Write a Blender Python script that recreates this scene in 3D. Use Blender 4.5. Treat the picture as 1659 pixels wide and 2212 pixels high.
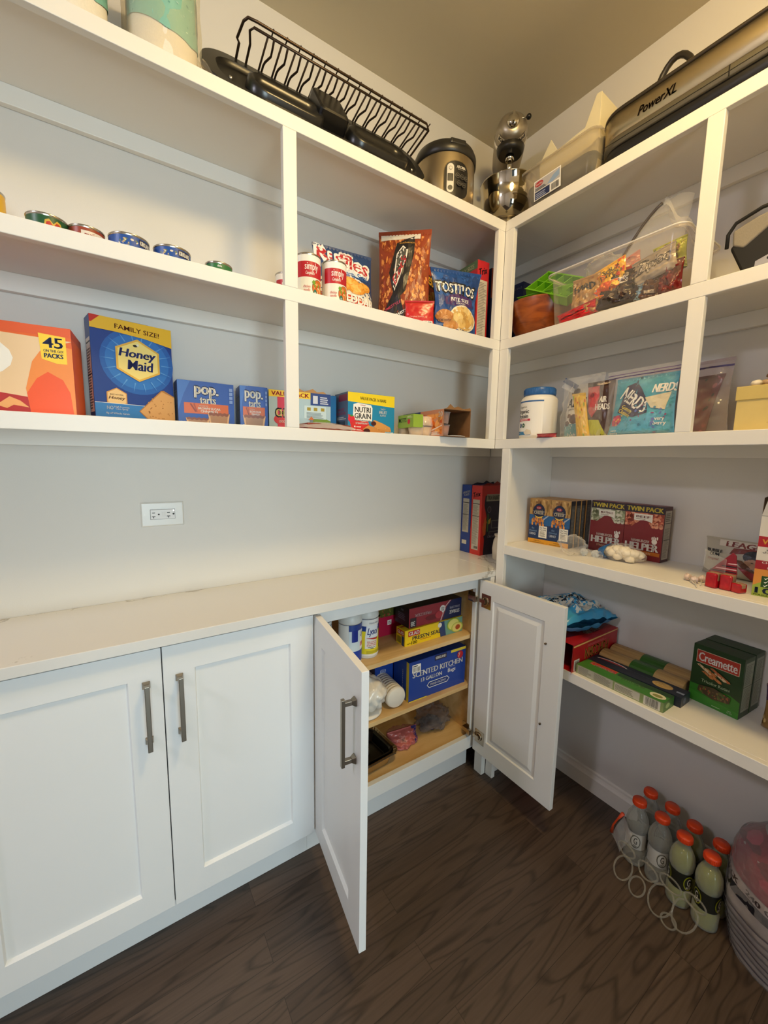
import bpy, math, random
from mathutils import Vector, Matrix, noise
PI = math.pi
SC = bpy.context.scene
COL = SC.collection
for o in list(bpy.data.objects):
    bpy.data.objects.remove(o)

# ---------------------------------------------------------------- camera
cd = bpy.data.cameras.new('camera'); cam = bpy.data.objects.new('camera', cd); COL.objects.link(cam)
cd.sensor_fit = 'HORIZONTAL'; cd.sensor_width = 36.0; cd.lens = 36.0 * 876.68 / 1659.0; cd.clip_start = 0.02
_r = Vector((0.83300779, -0.55301228, 0.01659648)); _u = Vector((0.05798541, 0.11709772, 0.99142615)); _f = Vector((0.55021425, 0.82490335, -0.12960996))
cam.matrix_world = Matrix(((_r.x, _u.x, -_f.x, -1.58541), (_r.y, _u.y, -_f.y, -1.42457), (_r.z, _u.z, -_f.z, 1.35478), (0, 0, 0, 1)))
SC.camera = cam

# ---------------------------------------------------------------- world, lights, exposure
W = bpy.data.worlds.new('world'); SC.world = W; W.use_nodes = True
W.node_tree.nodes['Background'].inputs[0].default_value = (0.62, 0.78, 1.0, 1)
W.node_tree.nodes['Background'].inputs[1].default_value = 0.1

def area(name, loc, rot, sx, sy, power, col):
    l = bpy.data.lights.new(name, 'AREA'); l.shape = 'RECTANGLE'; l.size = sx; l.size_y = sy; l.energy = power; l.color = col
    o = bpy.data.objects.new(name, l); o.location = loc; o.rotation_euler = rot; COL.objects.link(o); return o
LAMPS = ((-0.92, -1.30), (-3.40, -1.00)); LAMP_POWER = (74, 80)
DAY = area('daylight_through_doorway', (-1.65, -4.9, 1.35), (PI/2, 0, 0), 1.5, 1.8, 108, (0.74, 0.93, 1.0))
SC.view_settings.view_transform = 'Standard'; SC.view_settings.look = 'None'; SC.view_settings.gamma = 1.0
SC.view_settings.use_curve_mapping = False; SC.view_settings.exposure = 0.08
SC.cycles.max_bounces = 10; SC.cycles.diffuse_bounces = 6; SC.cycles.transparent_max_bounces = 24
SC.cycles.caustics_reflective = False; SC.cycles.caustics_refractive = False
SC.cycles.sample_clamp_indirect = 6.0

# ---------------------------------------------------------------- materials
def lin(c):
    if isinstance(c, str):
        c = c.lstrip('#'); c = [int(c[i:i+2], 16) / 255 for i in (0, 2, 4)]
    return tuple((x / 12.92 if x <= 0.04045 else ((x + 0.055) / 1.055) ** 2.4) for x in c)
_M = {}
def mat(col, rough=0.5, metal=0.0, spec=0.5, noise_amt=0.0, nscale=40.0, bump=0.0, bscale=200.0, coat=0.0, aniso=0.0):
    k = ('p', col, rough, metal, spec, noise_amt, nscale, bump, bscale, coat, aniso)
    if k in _M: return _M[k]
    m = bpy.data.materials.new('m%d' % len(_M)); m.use_nodes = True; nt = m.node_tree; b = nt.nodes['Principled BSDF']
    c = lin(col); b.inputs['Base Color'].default_value = (*c, 1); b.inputs['Roughness'].default_value = rough
    b.inputs['Metallic'].default_value = metal; b.inputs['Specular IOR Level'].default_value = spec
    if coat: b.inputs['Coat Weight'].default_value = coat; b.inputs['Coat Roughness'].default_value = 0.15
    if aniso: b.inputs['Anisotropic'].default_value = aniso
    tc = nt.nodes.new('ShaderNodeTexCoord')
    if noise_amt:
        n = nt.nodes.new('ShaderNodeTexNoise'); n.inputs['Scale'].default_value = nscale; n.inputs['Detail'].default_value = 3
        nt.links.new(tc.outputs['Object'], n.inputs['Vector'])
        r = nt.nodes.new('ShaderNodeValToRGB')
        r.color_ramp.elements[0].position = 0.3; r.color_ramp.elements[1].position = 0.7
        r.color_ramp.elements[0].color = (*[x * (1 - noise_amt) for x in c], 1)
        r.color_ramp.elements[1].color = (*[min(1, x * (1 + noise_amt)) for x in c], 1)
        nt.links.new(n.outputs['Fac'], r.inputs['Fac']); nt.links.new(r.outputs['Color'], b.inputs['Base Color'])
    if bump:
        n = nt.nodes.new('ShaderNodeTexNoise'); n.inputs['Scale'].default_value = bscale; n.inputs['Detail'].default_value = 2
        nt.links.new(tc.outputs['Object'], n.inputs['Vector'])
        bp = nt.nodes.new('ShaderNodeBump'); bp.inputs['Strength'].default_value = bump; bp.inputs['Distance'].default_value = 0.002
        nt.links.new(n.outputs['Fac'], bp.inputs['Height']); nt.links.new(bp.outputs['Normal'], b.inputs['Normal'])
    _M[k] = m; return m
def ink(c): return mat(c, 0.38)
def film(tint='#f2f2f0', base=0.12, edge=0.5, rough=0.08, body='#ffffff', bump=0.0):
    """thin clear plastic: a see-through sheet with a glossy, faintly milky skin"""
    k = ('f', tint, base, edge, rough, body, bump)
    if k in _M: return _M[k]
    m = bpy.data.materials.new('film%d' % len(_M)); m.use_nodes = True; nt = m.node_tree; b = nt.nodes['Principled BSDF']; out = nt.nodes['Material Output']
    b.inputs['Base Color'].default_value = (*lin(body), 1); b.inputs['Roughness'].default_value = rough; b.inputs['Specular IOR Level'].default_value = 0.9
    t = nt.nodes.new('ShaderNodeBsdfTransparent'); t.inputs[0].default_value = (*lin(tint), 1)
    lw = nt.nodes.new('ShaderNodeLayerWeight'); lw.inputs['Blend'].default_value = 0.35
    mr = nt.nodes.new('ShaderNodeMapRange'); mr.inputs['To Min'].default_value = base; mr.inputs['To Max'].default_value = edge
    nt.links.new(lw.outputs['Facing'], mr.inputs['Value'])
    mx = nt.nodes.new('ShaderNodeMixShader'); nt.links.new(mr.outputs['Result'], mx.inputs[0]); nt.links.new(t.outputs[0], mx.inputs[1]); nt.links.new(b.outputs[0], mx.inputs[2])
    nt.links.new(mx.outputs[0], out.inputs['Surface'])
    if bump:
        tc = nt.nodes.new('ShaderNodeTexCoord'); n = nt.nodes.new('ShaderNodeTexNoise'); n.inputs['Scale'].default_value = 60; n.inputs['Detail'].default_value = 4
        nt.links.new(tc.outputs['Object'], n.inputs['Vector']); bp = nt.nodes.new('ShaderNodeBump'); bp.inputs['Strength'].default_value = bump; bp.inputs['Distance'].default_value = 0.01
        nt.links.new(n.outputs['Fac'], bp.inputs['Height']); nt.links.new(bp.outputs['Normal'], b.inputs['Normal'])
    _M[k] = m; return m
def glow(col, s):
    m = bpy.data.materials.new('glow'); m.use_nodes = True; b = m.node_tree.nodes['Principled BSDF']
    b.inputs['Emission Color'].default_value = (*lin(col), 1); b.inputs['Emission Strength'].default_value = s; return m

# ---------------------------------------------------------------- objects
def link(o, parent=None):
    COL.objects.link(o)
    if parent is not None: o.parent = parent
    return o
def tag(o, label=None, cat=None, group=None, kind=None):
    if label: o['label'] = label
    if cat: o['category'] = cat
    if group: o['group'] = group
    if kind: o['kind'] = kind
    return o
def thing(name, label, cat, loc=(0, 0, 0), rz=0.0, group=None):
    o = bpy.data.objects.new(name, None); o.empty_display_size = 0.02; link(o)
    o.location = loc; o.rotation_euler = (0, 0, rz) if not isinstance(rz, tuple) else rz
    return tag(o, label, cat, group)
def copy_tree(o, parent=None):
    c = o.copy(); COL.objects.link(c)
    if parent is not None: c.parent = parent
    for ch in list(o.children): copy_tree(ch, c)
    return c

_TX = {}
def glyphs(s, bold, shear):
    k = (s, bold, shear)
    if k in _TX: return _TX[k]
    c = bpy.data.curves.new('t', 'FONT'); c.body = s; c.offset = bold; c.shear = shear; c.resolution_u = 2; c.align_x = 'CENTER'
    c.space_line = 0.85; c.space_character = 0.97
    o = bpy.data.objects.new('t', c); COL.objects.link(o)
    me = bpy.data.meshes.new_from_object(o.evaluated_get(bpy.context.evaluated_depsgraph_get()))
    v = [(a.co.x, a.co.y) for a in me.vertices]; f = [tuple(p.vertices) for p in me.polygons]
    bpy.data.objects.remove(o); bpy.data.meshes.remove(me); bpy.data.curves.remove(c)
    if v:
        x0 = min(a[0] for a in v); x1 = max(a[0] for a in v); y0 = min(a[1] for a in v); y1 = max(a[1] for a in v)
        v = [((a[0] - (x0 + x1) / 2) / max(1e-6, x1 - x0), (a[1] - (y0 + y1) / 2) / max(1e-6, y1 - y0)) for a in v]
    _TX[k] = (v, f); return _TX[k]

class MB:
    """collects shapes, in local metres, into ONE mesh"""
    def __init__(s): s.v = []; s.f = []; s.mi = []; s.sm = []; s.mats = []; s.M = Matrix.Identity(4)
    def m(s, m):
        if m not in s.mats: s.mats.append(m)
        return s.mats.index(m)
    def add(s, vs, fs, m, smooth=False):
        b = len(s.v); i = s.m(m); s.v += [tuple(s.M @ Vector(p)) for p in vs]
        for f in fs: s.f.append(tuple(b + k for k in f)); s.mi.append(i); s.sm.append(smooth)
        return s
    def box(s, x0, y0, z0, x1, y1, z1, m):
        vs = [(x0,y0,z0),(x1,y0,z0),(x1,y1,z0),(x0,y1,z0),(x0,y0,z1),(x1,y0,z1),(x1,y1,z1),(x0,y1,z1)]
        return s.add(vs, [(0,3,2,1),(4,5,6,7),(0,1,5,4),(1,2,6,5),(2,3,7,6),(3,0,4,7)], m)
    def lathe(s, prof, m, n=32, c=(0,0,0), smooth=True, caps=True, ax='z'):
        """prof: (radius, height) from bottom to top"""
        vs = []; fs = []
        for r, z in prof:
            for k in range(n):
                a = 2 * PI * k / n; p = (r * math.cos(a), r * math.sin(a), z)
                if ax == 'x': p = (p[2], p[0], p[1])
                if ax == 'y': p = (p[1], p[2], p[0])
                vs.append((p[0] + c[0], p[1] + c[1], p[2] + c[2]))
        for j in range(len(prof) - 1):
            for k in range(n): fs.append((j*n+k, j*n+(k+1)%n, (j+1)*n+(k+1)%n, (j+1)*n+k))
        s.add(vs, fs, m, smooth)
        if caps:
            b = len(s.v) - len(vs); i = s.m(m)
            if prof[0][0] > 1e-5: s.f.append(tuple(b + k for k in reversed(range(n)))); s.mi.append(i); s.sm.append(False)
            if prof[-1][0] > 1e-5: s.f.append(tuple(b + (len(prof)-1)*n + k for k in range(n))); s.mi.append(i); s.sm.append(False)
        return s
    def tube(s, pts, r, m, n=8, closed=False, smooth=True):
        P = [Vector(p) for p in pts]; N = len(P); vs = []; fs = []
        up = None
        for i, p in enumerate(P):
            a = P[i-1] if (i > 0 or closed) else p; b = P[(i+1) % N] if (i < N-1 or closed) else p
            t = (b - a).normalized() if (b - a).length > 1e-9 else Vector((0,0,1))
            if up is None: up = t.orthogonal().normalized()
            else:
                up = up - t * up.dot(t)
                up = up.normalized() if up.length > 1e-6 else t.orthogonal().normalized()
            w = t.cross(up); rr = r[i] if isinstance(r, (list, tuple)) else r
            for k in range(n):
                q = p + (up * math.cos(2*PI*k/n) + w * math.sin(2*PI*k/n)) * rr; vs.append(tuple(q))
        L = N if closed else N - 1
        for i in range(L):
            for k in range(n):
                j = (i+1) % N; fs.append((i*n+k, i*n+(k+1)%n, j*n+(k+1)%n, j*n+k))
        if not closed: fs.append(tuple(reversed(range(n)))); fs.append(tuple((N-1)*n+k for k in range(n)))
        return s.add(vs, fs, m, smooth)
    def prism(s, pts, m, h, o=(0,0,0), U=(1,0,0), V=(0,1,0), smooth=False):
        """polygon pts (u,v) extruded by h along U x V"""
        o = Vector(o); U = Vector(U); V = Vector(V); N = U.cross(V).normalized() * h; n = len(pts)
        a = [o + U*p[0] + V*p[1] for p in pts]; vs = [tuple(p) for p in a] + [tuple(p + N) for p in a]
        fs = [tuple(reversed(range(n))), tuple(range(n, 2*n))] + [(k, (k+1)%n, n+(k+1)%n, n+k) for k in range(n)]
        return s.add(vs, fs, m, smooth)
    def grid(s, fn, nu, nv, m, smooth=True, wrap=False):
        vs = [fn(i / nu, j / nv) for j in range(nv+1) for i in range(nu+1)]
        fs = [(j*(nu+1)+i, j*(nu+1)+i+1, (j+1)*(nu+1)+i+1, (j+1)*(nu+1)+i) for j in range(nv) for i in range(nu)]
        return s.add(vs, fs, m, smooth)
    def blob(s, c, r, m, seed=0, amt=0.15, n=10, k=2.0, sc=(1,1,1), flat=None):
        """lumpy rounded lump"""
        vs = []; fs = []; c = Vector(c)
        for j in range(n+1):
            th = PI * j / n
            for i in range(2*n):
                ph = PI * i / n; d = Vector((math.sin(th)*math.cos(ph), math.sin(th)*math.sin(ph), math.cos(th)))
                q = r * (1 + amt * noise.noise(d * k + Vector((seed*7.3, seed*1.7, 0))))
                p = Vector((d.x*q*sc[0], d.y*q*sc[1], d.z*q*sc[2])) + c
                if flat is not None and p.z < flat: p.z = flat
                vs.append(tuple(p))
        for j in range(n):
            for i in range(2*n): fs.append((j*2*n+i, (j+1)*2*n+i, (j+1)*2*n+(i+1)%(2*n), j*2*n+(i+1)%(2*n)))
        return s.add(vs, fs, m, True)
    def build(s, name, parent=None, bevel=0.0, seg=2, label=None, kind=None, solid=0.0, sub=0):
        me = bpy.data.meshes.new(name); me.from_pydata(s.v, [], s.f)
        for m in s.mats: me.materials.append(m)
        me.polygons.foreach_set('material_index', s.mi); me.polygons.foreach_set('use_smooth', s.sm)
        me.update(); o = bpy.data.objects.new(name, me); link(o, parent)
        if bevel:
            b = o.modifiers.new('b', 'BEVEL'); b.width = bevel; b.segments = seg; b.limit_method = 'ANGLE'; b.angle_limit = 0.9; b.harden_normals = False
        if solid:
            b = o.modifiers.new('s', 'SOLIDIFY'); b.thickness = solid; b.offset = 0
        if sub:
            b = o.modifiers.new('u', 'SUBSURF'); b.levels = sub; b.render_levels = sub
        return tag(o, label, None, None, kind)

class Art:
    """flat print laid on a surface given by map(u, v, lift) -> point, u and v running 0..1"""
    def __init__(s, mb, fn, tol=None, step=0.00012): s.mb = mb; s.fn = fn; s.tol = tol; s.k = 1; s.step = step
    def emit(s, vs, tris, c):
        lift = s.k * s.step; s.k += 1; m = ink(c) if isinstance(c, str) else c
        if s.tol:
            out = []; st = [tuple(vs[i] for i in t) for t in tris]
            while st:
                a, b, d = st.pop(); la = math.dist(a, b); lb = math.dist(b, d); lc = math.dist(d, a); L = max(la, lb, lc)
                if L <= s.tol: out.append((a, b, d)); continue
                if L == la: q = ((a[0]+b[0])/2, (a[1]+b[1])/2); st += [(a, q, d), (q, b, d)]
                elif L == lb: q = ((b[0]+d[0])/2, (b[1]+d[1])/2); st += [(a, b, q), (a, q, d)]
                else: q = ((d[0]+a[0])/2, (d[1]+a[1])/2); st += [(a, b, q), (q, b, d)]
            P = [s.fn(p[0], p[1], lift) for t in out for p in t]
            s.mb.add(P, [(3*i, 3*i+1, 3*i+2) for i in range(len(out))], m, False)
        else:
            s.mb.add([s.fn(p[0], p[1], lift) for p in vs], tris, m)
    def p(s, pts, c):
        if s.tol:
            cx = sum(p[0] for p in pts)/len(pts); cy = sum(p[1] for p in pts)/len(pts); n = len(pts)
            s.emit(list(pts) + [(cx, cy)], [(i, (i+1) % n, n) for i in range(n)], c)
        else: s.emit(list(pts), [tuple(range(len(pts)))], c)
        return s
    def r(s, a, b, c2, d, c): return s.p([(a, b), (c2, b), (c2, d), (a, d)], c)
    def e(s, cu, cv, ru, rv, c, n=20): return s.p([(cu + ru*math.cos(2*PI*i/n), cv + rv*math.sin(2*PI*i/n)) for i in range(n)], c)
    def t(s, txt, cu, cv, w, h, c, bold=0.015, shear=0.0, rot=0.0, flip=False, arc=0.0):
        v, f = glyphs(txt, min(bold, 0.004), shear); ca, sa = math.cos(rot), math.sin(rot); o = []; n0 = len(v)
        # heavier strokes: the outline struck again a hair to each side
        d = 0.0 if bold <= 0.004 else bold * 0.9
        e = d / max(2.2, 0.62 * max(len(q) for q in txt.split('\n'))); g = d / (1.0 + 1.1 * txt.count('\n'))
        sh = [(0, 0)] + ([] if not d else [(e, 0), (-e, 0)] if bold < 0.07 else [(e, 0), (-e, 0), (0, g), (0, -g), (.7*e, .7*g), (-.7*e, .7*g), (.7*e, -.7*g), (-.7*e, -.7*g)])
        v = [(x + a, y + b) for a, b in sh for x, y in v]; f = [tuple(i + n0 * k for i in q) for k in range(len(sh)) for q in f]
        for x, y in v:
            y2 = y + arc * (0.25 - x * x)
            if flip: x, y2 = -x, -y2
            X = x * w; Y = y2 * h
            if rot: X, Y = x*w*ca - y2*h*sa, x*w*sa + y2*h*ca
            o.append((cu + X, cv + Y))
        tr = []
        for q in f:
            if s.tol: tr += [(q[0], q[i], q[i+1]) for i in range(1, len(q)-1)]
            else: tr.append(q)
        if o: s.emit(o, tr, c)
        return s
    def lines(s, a, b, c2, d, n, c, seed=1, fill=0.55):
        """rows of fine print"""
        rnd = random.Random(seed); vs = []; fs = []; hh = (d - b) / n
        for i in range(n):
            e = c2 - (c2 - a) * rnd.uniform(0, 0.35); y = b + hh * i; k = len(vs)
            vs += [(a, y), (e, y), (e, y + hh * fill), (a, y + hh * fill)]
            fs += [(k, k+1, k+2, k+3)] if not s.tol else [(k, k+1, k+2), (k, k+2, k+3)]
        s.emit(vs, fs, c); return s
    def bars(s, a, b, c2, d, n, c='#1a1a1a', seed=3):
        rnd = random.Random(seed); vs = []; fs = []; x = a; w = (c2 - a) / n
        for i in range(n):
            k = len(vs); q = w * rnd.uniform(0.25, 0.7); vs += [(x, b), (x+q, b), (x+q, d), (x, d)]; x += w
            fs += [(k, k+1, k+2, k+3)] if not s.tol else [(k, k+1, k+2), (k, k+2, k+3)]
        s.emit(vs, fs, c); return s
    def scatter(s, a, b, c2, d, n, cols, rmin, rmax, seed=5, asp=1.0, sides=6):
        rnd = random.Random(seed)
        for ci, c in enumerate(cols):
            vs = []; fs = []
            for i in range(n // len(cols)):
                cx = rnd.uniform(a, c2); cy = rnd.uniform(b, d); r = rnd.uniform(rmin, rmax); th = rnd.uniform(0, PI); k = len(vs); el = rnd.uniform(0.4, 1)
                for q in range(sides):
                    t = 2*PI*q/sides; x = r*math.cos(t); y = r*el*math.sin(t)
                    X = cx + x*math.cos(th) - y*math.sin(th); Y = cy + (x*math.sin(th) + y*math.cos(th)) * asp
                    vs.append((min(c2, max(a, X)), min(d, max(b, Y))))
                fs += [(k,) + (k+q, k+q+1) for q in range(1, sides-1)] if s.tol else [tuple(k+q for q in range(sides))]
            s.emit(vs, fs, c)
        return s

def plane_map(O, U, V, N, W_, H_):
    O = Vector(O); U = Vector(U) * W_; V = Vector(V) * H_; N = Vector(N)
    return lambda u, v, l: tuple(O + U*u + V*v + N*l)
def cyl_map(r, z0, z1, a0, a1, c=(0, 0)):
    """u runs left to right as seen from outside"""
    return lambda u, v, l: (c[0] + (r+l+0.0005)*math.cos(a0+(a1-a0)*u), c[1] + (r+l+0.0005)*math.sin(a0+(a1-a0)*u), z0+(z1-z0)*v)

def carton(name, label, cat, A, B, d, h, z, base, group=None, bevel=0.0012, flap='#c9b48c', **faces):
    """a paperboard box; A and B are the two bottom corners of its front as the viewer sees them, left and right"""
    w = math.dist(A, B); rz = math.atan2(B[1]-A[1], B[0]-A[0])
    t = thing(name, label, cat, (A[0], A[1], z), rz, group); mb = MB(); mb.box(0, 0, 0, w, d, h, ink(base))
    fr = dict(front=((0,0,0),(1,0,0),(0,0,1),(0,-1,0),w,h), left=((0,d,0),(0,-1,0),(0,0,1),(-1,0,0),d,h), right=((w,0,0),(0,1,0),(0,0,1),(1,0,0),d,h),
              top=((0,0,h),(1,0,0),(0,1,0),(0,0,1),w,d), back=((w,d,0),(-1,0,0),(0,0,1),(0,1,0),w,h))
    for k, fn in faces.items():
        if fn: fn(Art(mb, plane_map(*fr[k])))
    mb.build('carton_body', t, bevel)
    f = MB(); e = 0.0006
    f.box(e, 0.0005, h, w-e, d*0.62, h+0.0007, ink(base)); f.box(w*0.3, 0.0005, h+0.0007, w*0.7, 0.012, h+0.0013, ink(base)); f.build('top_flap', t)
    return t
# ---------------------------------------------------------------- surface materials
def wall_paint(col, amt=0.02):
    return mat(col, 0.75, 0, 0.3, amt, 1.2, 0.06, 350)
M_WALL = wall_paint('#dad7d1'); M_CEIL = wall_paint('#d6cbb0'); M_WHITE = mat('#e9e6df', 0.42, 0, 0.5, 0.01, 2.0)
M_CAB = mat('#e4e5e4', 0.4, 0, 0.5, 0.01, 2.0)
def wood_floor():
    m = bpy.data.materials.new('dark_oak_floor'); m.use_nodes = True; nt = m.node_tree; L = nt.links.new; b = nt.nodes['Principled BSDF']
    tc = nt.nodes.new('ShaderNodeTexCoord')
    br = nt.nodes.new('ShaderNodeTexBrick'); br.offset = 0.37; br.inputs['Scale'].default_value = 1.0
    br.inputs['Brick Width'].default_value = 0.95; br.inputs['Row Height'].default_value = 0.083; br.inputs['Mortar Size'].default_value = 0.0006
    br.inputs['Color1'].default_value = (0, 0, 0, 1); br.inputs['Color2'].default_value = (1, 1, 1, 1); br.inputs['Mortar'].default_value = (0.5, 0.5, 0.5, 1)
    L(tc.outputs['Object'], br.inputs['Vector'])
    sep = nt.nodes.new('ShaderNodeSeparateXYZ'); L(tc.outputs['Object'], sep.inputs[0])
    off = nt.nodes.new('ShaderNodeMath'); off.operation = 'MULTIPLY'; off.inputs[1].default_value = 9.0; L(br.outputs['Color'], off.inputs[0])
    cmb = nt.nodes.new('ShaderNodeCombineXYZ'); L(sep.outputs[0], cmb.inputs[0]); L(sep.outputs[1], cmb.inputs[1]); L(off.outputs[0], cmb.inputs[2])
    mp = nt.nodes.new('ShaderNodeMapping'); mp.inputs['Scale'].default_value = (0.9, 8.0, 1.0); L(cmb.outputs[0], mp.inputs[0])
    n1 = nt.nodes.new('ShaderNodeTexNoise'); n1.inputs['Scale'].default_value = 1.3; n1.inputs['Detail'].default_value = 2; n1.inputs['Distortion'].default_value = 0.35; L(mp.outputs[0], n1.inputs['Vector'])
    rg = nt.nodes.new('ShaderNodeMath'); rg.operation = 'MULTIPLY'; rg.inputs[1].default_value = 11.0; L(n1.outputs['Fac'], rg.inputs[0])
    fr = nt.nodes.new('ShaderNodeMath'); fr.operation = 'PINGPONG'; fr.inputs[1].default_value = 0.5; L(rg.outputs[0], fr.inputs[0])
    mp2 = nt.nodes.new('ShaderNodeMapping'); mp2.inputs['Scale'].default_value = (6.0, 160.0, 1.0); L(cmb.outputs[0], mp2.inputs[0])
    n2 = nt.nodes.new('ShaderNodeTexNoise'); n2.inputs['Scale'].default_value = 1.0; n2.inputs['Detail'].default_value = 4; L(mp2.outputs[0], n2.inputs['Vector'])
    r1 = nt.nodes.new('ShaderNodeValToRGB'); e = r1.color_ramp.elements
    e[0].position = 0.0; e[0].color = (*lin('#3c3027'), 1); e[1].position = 0.20; e[1].color = (*lin('#54453a'), 1); L(fr.outputs[0], r1.inputs['Fac'])
    r2 = nt.nodes.new('ShaderNodeValToRGB'); e = r2.color_ramp.elements
    e[0].position = 0.30; e[0].color = (0.72, 0.72, 0.72, 1); e[1].position = 0.62; e[1].color = (1, 1, 1, 1); L(n2.outputs['Fac'], r2.inputs['Fac'])
    mx = nt.nodes.new('ShaderNodeMix'); mx.data_type = 'RGBA'; mx.blend_type = 'MULTIPLY'; mx.inputs[0].default_value = 0.75; L(r1.outputs[0], mx.inputs[6]); L(r2.outputs[0], mx.inputs[7])
    tone = nt.nodes.new('ShaderNodeMapRange'); tone.inputs['To Min'].default_value = 0.74; tone.inputs['To Max'].default_value = 1.12; L(br.outputs['Color'], tone.inputs['Value'])
    m2 = nt.nodes.new('ShaderNodeMix'); m2.data_type = 'RGBA'; m2.blend_type = 'MULTIPLY'; m2.inputs[0].default_value = 1.0; L(mx.outputs[2], m2.inputs[6]); L(tone.outputs[0], m2.inputs[7])
    m3 = nt.nodes.new('ShaderNodeMix'); m3.data_type = 'RGBA'; L(br.outputs['Fac'], m3.inputs[0]); L(m2.outputs[2], m3.inputs[6]); m3.inputs[7].default_value = (*lin('#241b16'), 1)
    L(m3.outputs[2], b.inputs['Base Color']); b.inputs['Roughness'].default_value = 0.42
    bp = nt.nodes.new('ShaderNodeBump'); bp.inputs['Strength'].default_value = 0.12; bp.inputs['Distance'].default_value = 0.002; L(n2.outputs['Fac'], bp.inputs['Height']); L(bp.outputs[0], b.inputs['Normal'])
    return m
def quartz():
    m = bpy.data.materials.new('quartz'); m.use_nodes = True; nt = m.node_tree; L = nt.links.new; b = nt.nodes['Principled BSDF']
    tc = nt.nodes.new('ShaderNodeTexCoord'); n = nt.nodes.new('ShaderNodeTexNoise'); n.inputs['Scale'].default_value = 1.6; n.inputs['Detail'].default_value = 9; n.inputs['Roughness'].default_value = 0.62; n.inputs['Distortion'].default_value = 0.5
    L(tc.outputs['Object'], n.inputs['Vector'])
    ab = nt.nodes.new('ShaderNodeMath'); ab.operation = 'SUBTRACT'; ab.inputs[1].default_value = 0.43; L(n.outputs['Fac'], ab.inputs[0])
    a2 = nt.nodes.new('ShaderNodeMath'); a2.operation = 'ABSOLUTE'; L(ab.outputs[0], a2.inputs[0])
    r = nt.nodes.new('ShaderNodeValToRGB'); e = r.color_ramp.elements
    e[0].position = 0.0; e[0].color = (*lin('#aba59b'), 1); e[1].position = 0.011; e[1].color = (*lin('#dcdad5'), 1); L(a2.outputs[0], r.inputs['Fac'])
    L(r.outputs[0], b.inputs['Base Color']); b.inputs['Roughness'].default_value = 0.16; b.inputs['Specular IOR Level'].default_value = 0.55
    return m
def wood(c1, c2, sc=(30, 3, 3), rough=0.5, name='wood'):
    m = bpy.data.materials.new(name); m.use_nodes = True; nt = m.node_tree; L = nt.links.new; b = nt.nodes['Principled BSDF']
    tc = nt.nodes.new('ShaderNodeTexCoord'); mp = nt.nodes.new('ShaderNodeMapping'); mp.inputs['Scale'].default_value = sc; L(tc.outputs['Object'], mp.inputs[0])
    n = nt.nodes.new('ShaderNodeTexNoise'); n.inputs['Scale'].default_value = 1.5; n.inputs['Detail'].default_value = 5; n.inputs['Distortion'].default_value = 0.8; L(mp.outputs[0], n.inputs['Vector'])
    r = nt.nodes.new('ShaderNodeValToRGB'); e = r.color_ramp.elements; e[0].position = 0.35; e[0].color = (*lin(c1), 1); e[1].position = 0.65; e[1].color = (*lin(c2), 1)
    L(n.outputs['Fac'], r.inputs['Fac']); L(r.outputs[0], b.inputs['Base Color']); b.inputs['Roughness'].default_value = rough
    return m
M_NICKEL = mat('#9a9082', 0.32, 1.0); M_CHROME = mat('#d8d4cc', 0.12, 1.0); M_MAPLE = wood('#c9a66f', '#dcbd88', (2, 14, 14), 0.45, 'maple')

# ---------------------------------------------------------------- room
X0, Y0, ZC = -4.25, -2.75, 2.745
def struct(name, mb, **k):
    o = mb.build(name, **k); o['kind'] = 'structure'; return o
mb = MB(); mb.box(X0, Y0-2.5, -0.05, 0.0, 0.0, 0, wood_floor()); struct('floor', mb)
mb = MB(); mb.box(X0, Y0, ZC, 0, 0, ZC+0.05, M_CEIL); struct('ceiling', mb)
mb = MB(); mb.box(X0, 0, -0.05, 0.1, 0.1, ZC+0.05, M_WALL); struct('wall_left', mb)
mb = MB(); mb.box(0, Y0-0.1, -0.05, 0.1, 0, ZC+0.05, M_WALL); struct('wall_right', mb)
mb = MB(); mb.box(X0-0.1, Y0-0.1, -0.05, X0, 0.1, ZC+0.05, M_WALL); struct('wall_back', mb)
mb = MB(); mb.box(X0, Y0-0.1, -0.05, -2.05, Y0, ZC+0.05, M_WALL); mb.box(-1.00, Y0-0.1, -0.05, 0, Y0, ZC+0.05, M_WALL); mb.box(-2.05, Y0-0.1, 2.05, -1.00, Y0, ZC+0.05, M_WALL)
struct('wall_front', mb)
mb = MB()
for a, b in ((-2.12, -2.05), (-1.00, -0.93)): mb.box(a, Y0, 0, b, Y0+0.016, 2.12, M_WHITE)
mb.box(-2.05, Y0, 2.05, -1.00, Y0+0.016, 2.12, M_WHITE); struct('trim_1', mb, bevel=0.003)
PR = [(0, 0), (0.014, 0), (0.014, 0.062), (0.010, 0.070), (0.007, 0.078), (0.007, 0.086), (0, 0.09)]
mb = MB(); mb.prism(PR, M_WHITE, -2.36, (0, -0.38, 0), (-1, 0, 0), (0, 0, 1)); o = struct('baseboard_right', mb)
mb = MB(); mb.prism([(p[0], p[1]) for p in PR], M_WHITE, -2.75, (X0, Y0, 0), (1, 0, 0), (0, 0, 1)); struct('baseboard_back', mb)

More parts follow.
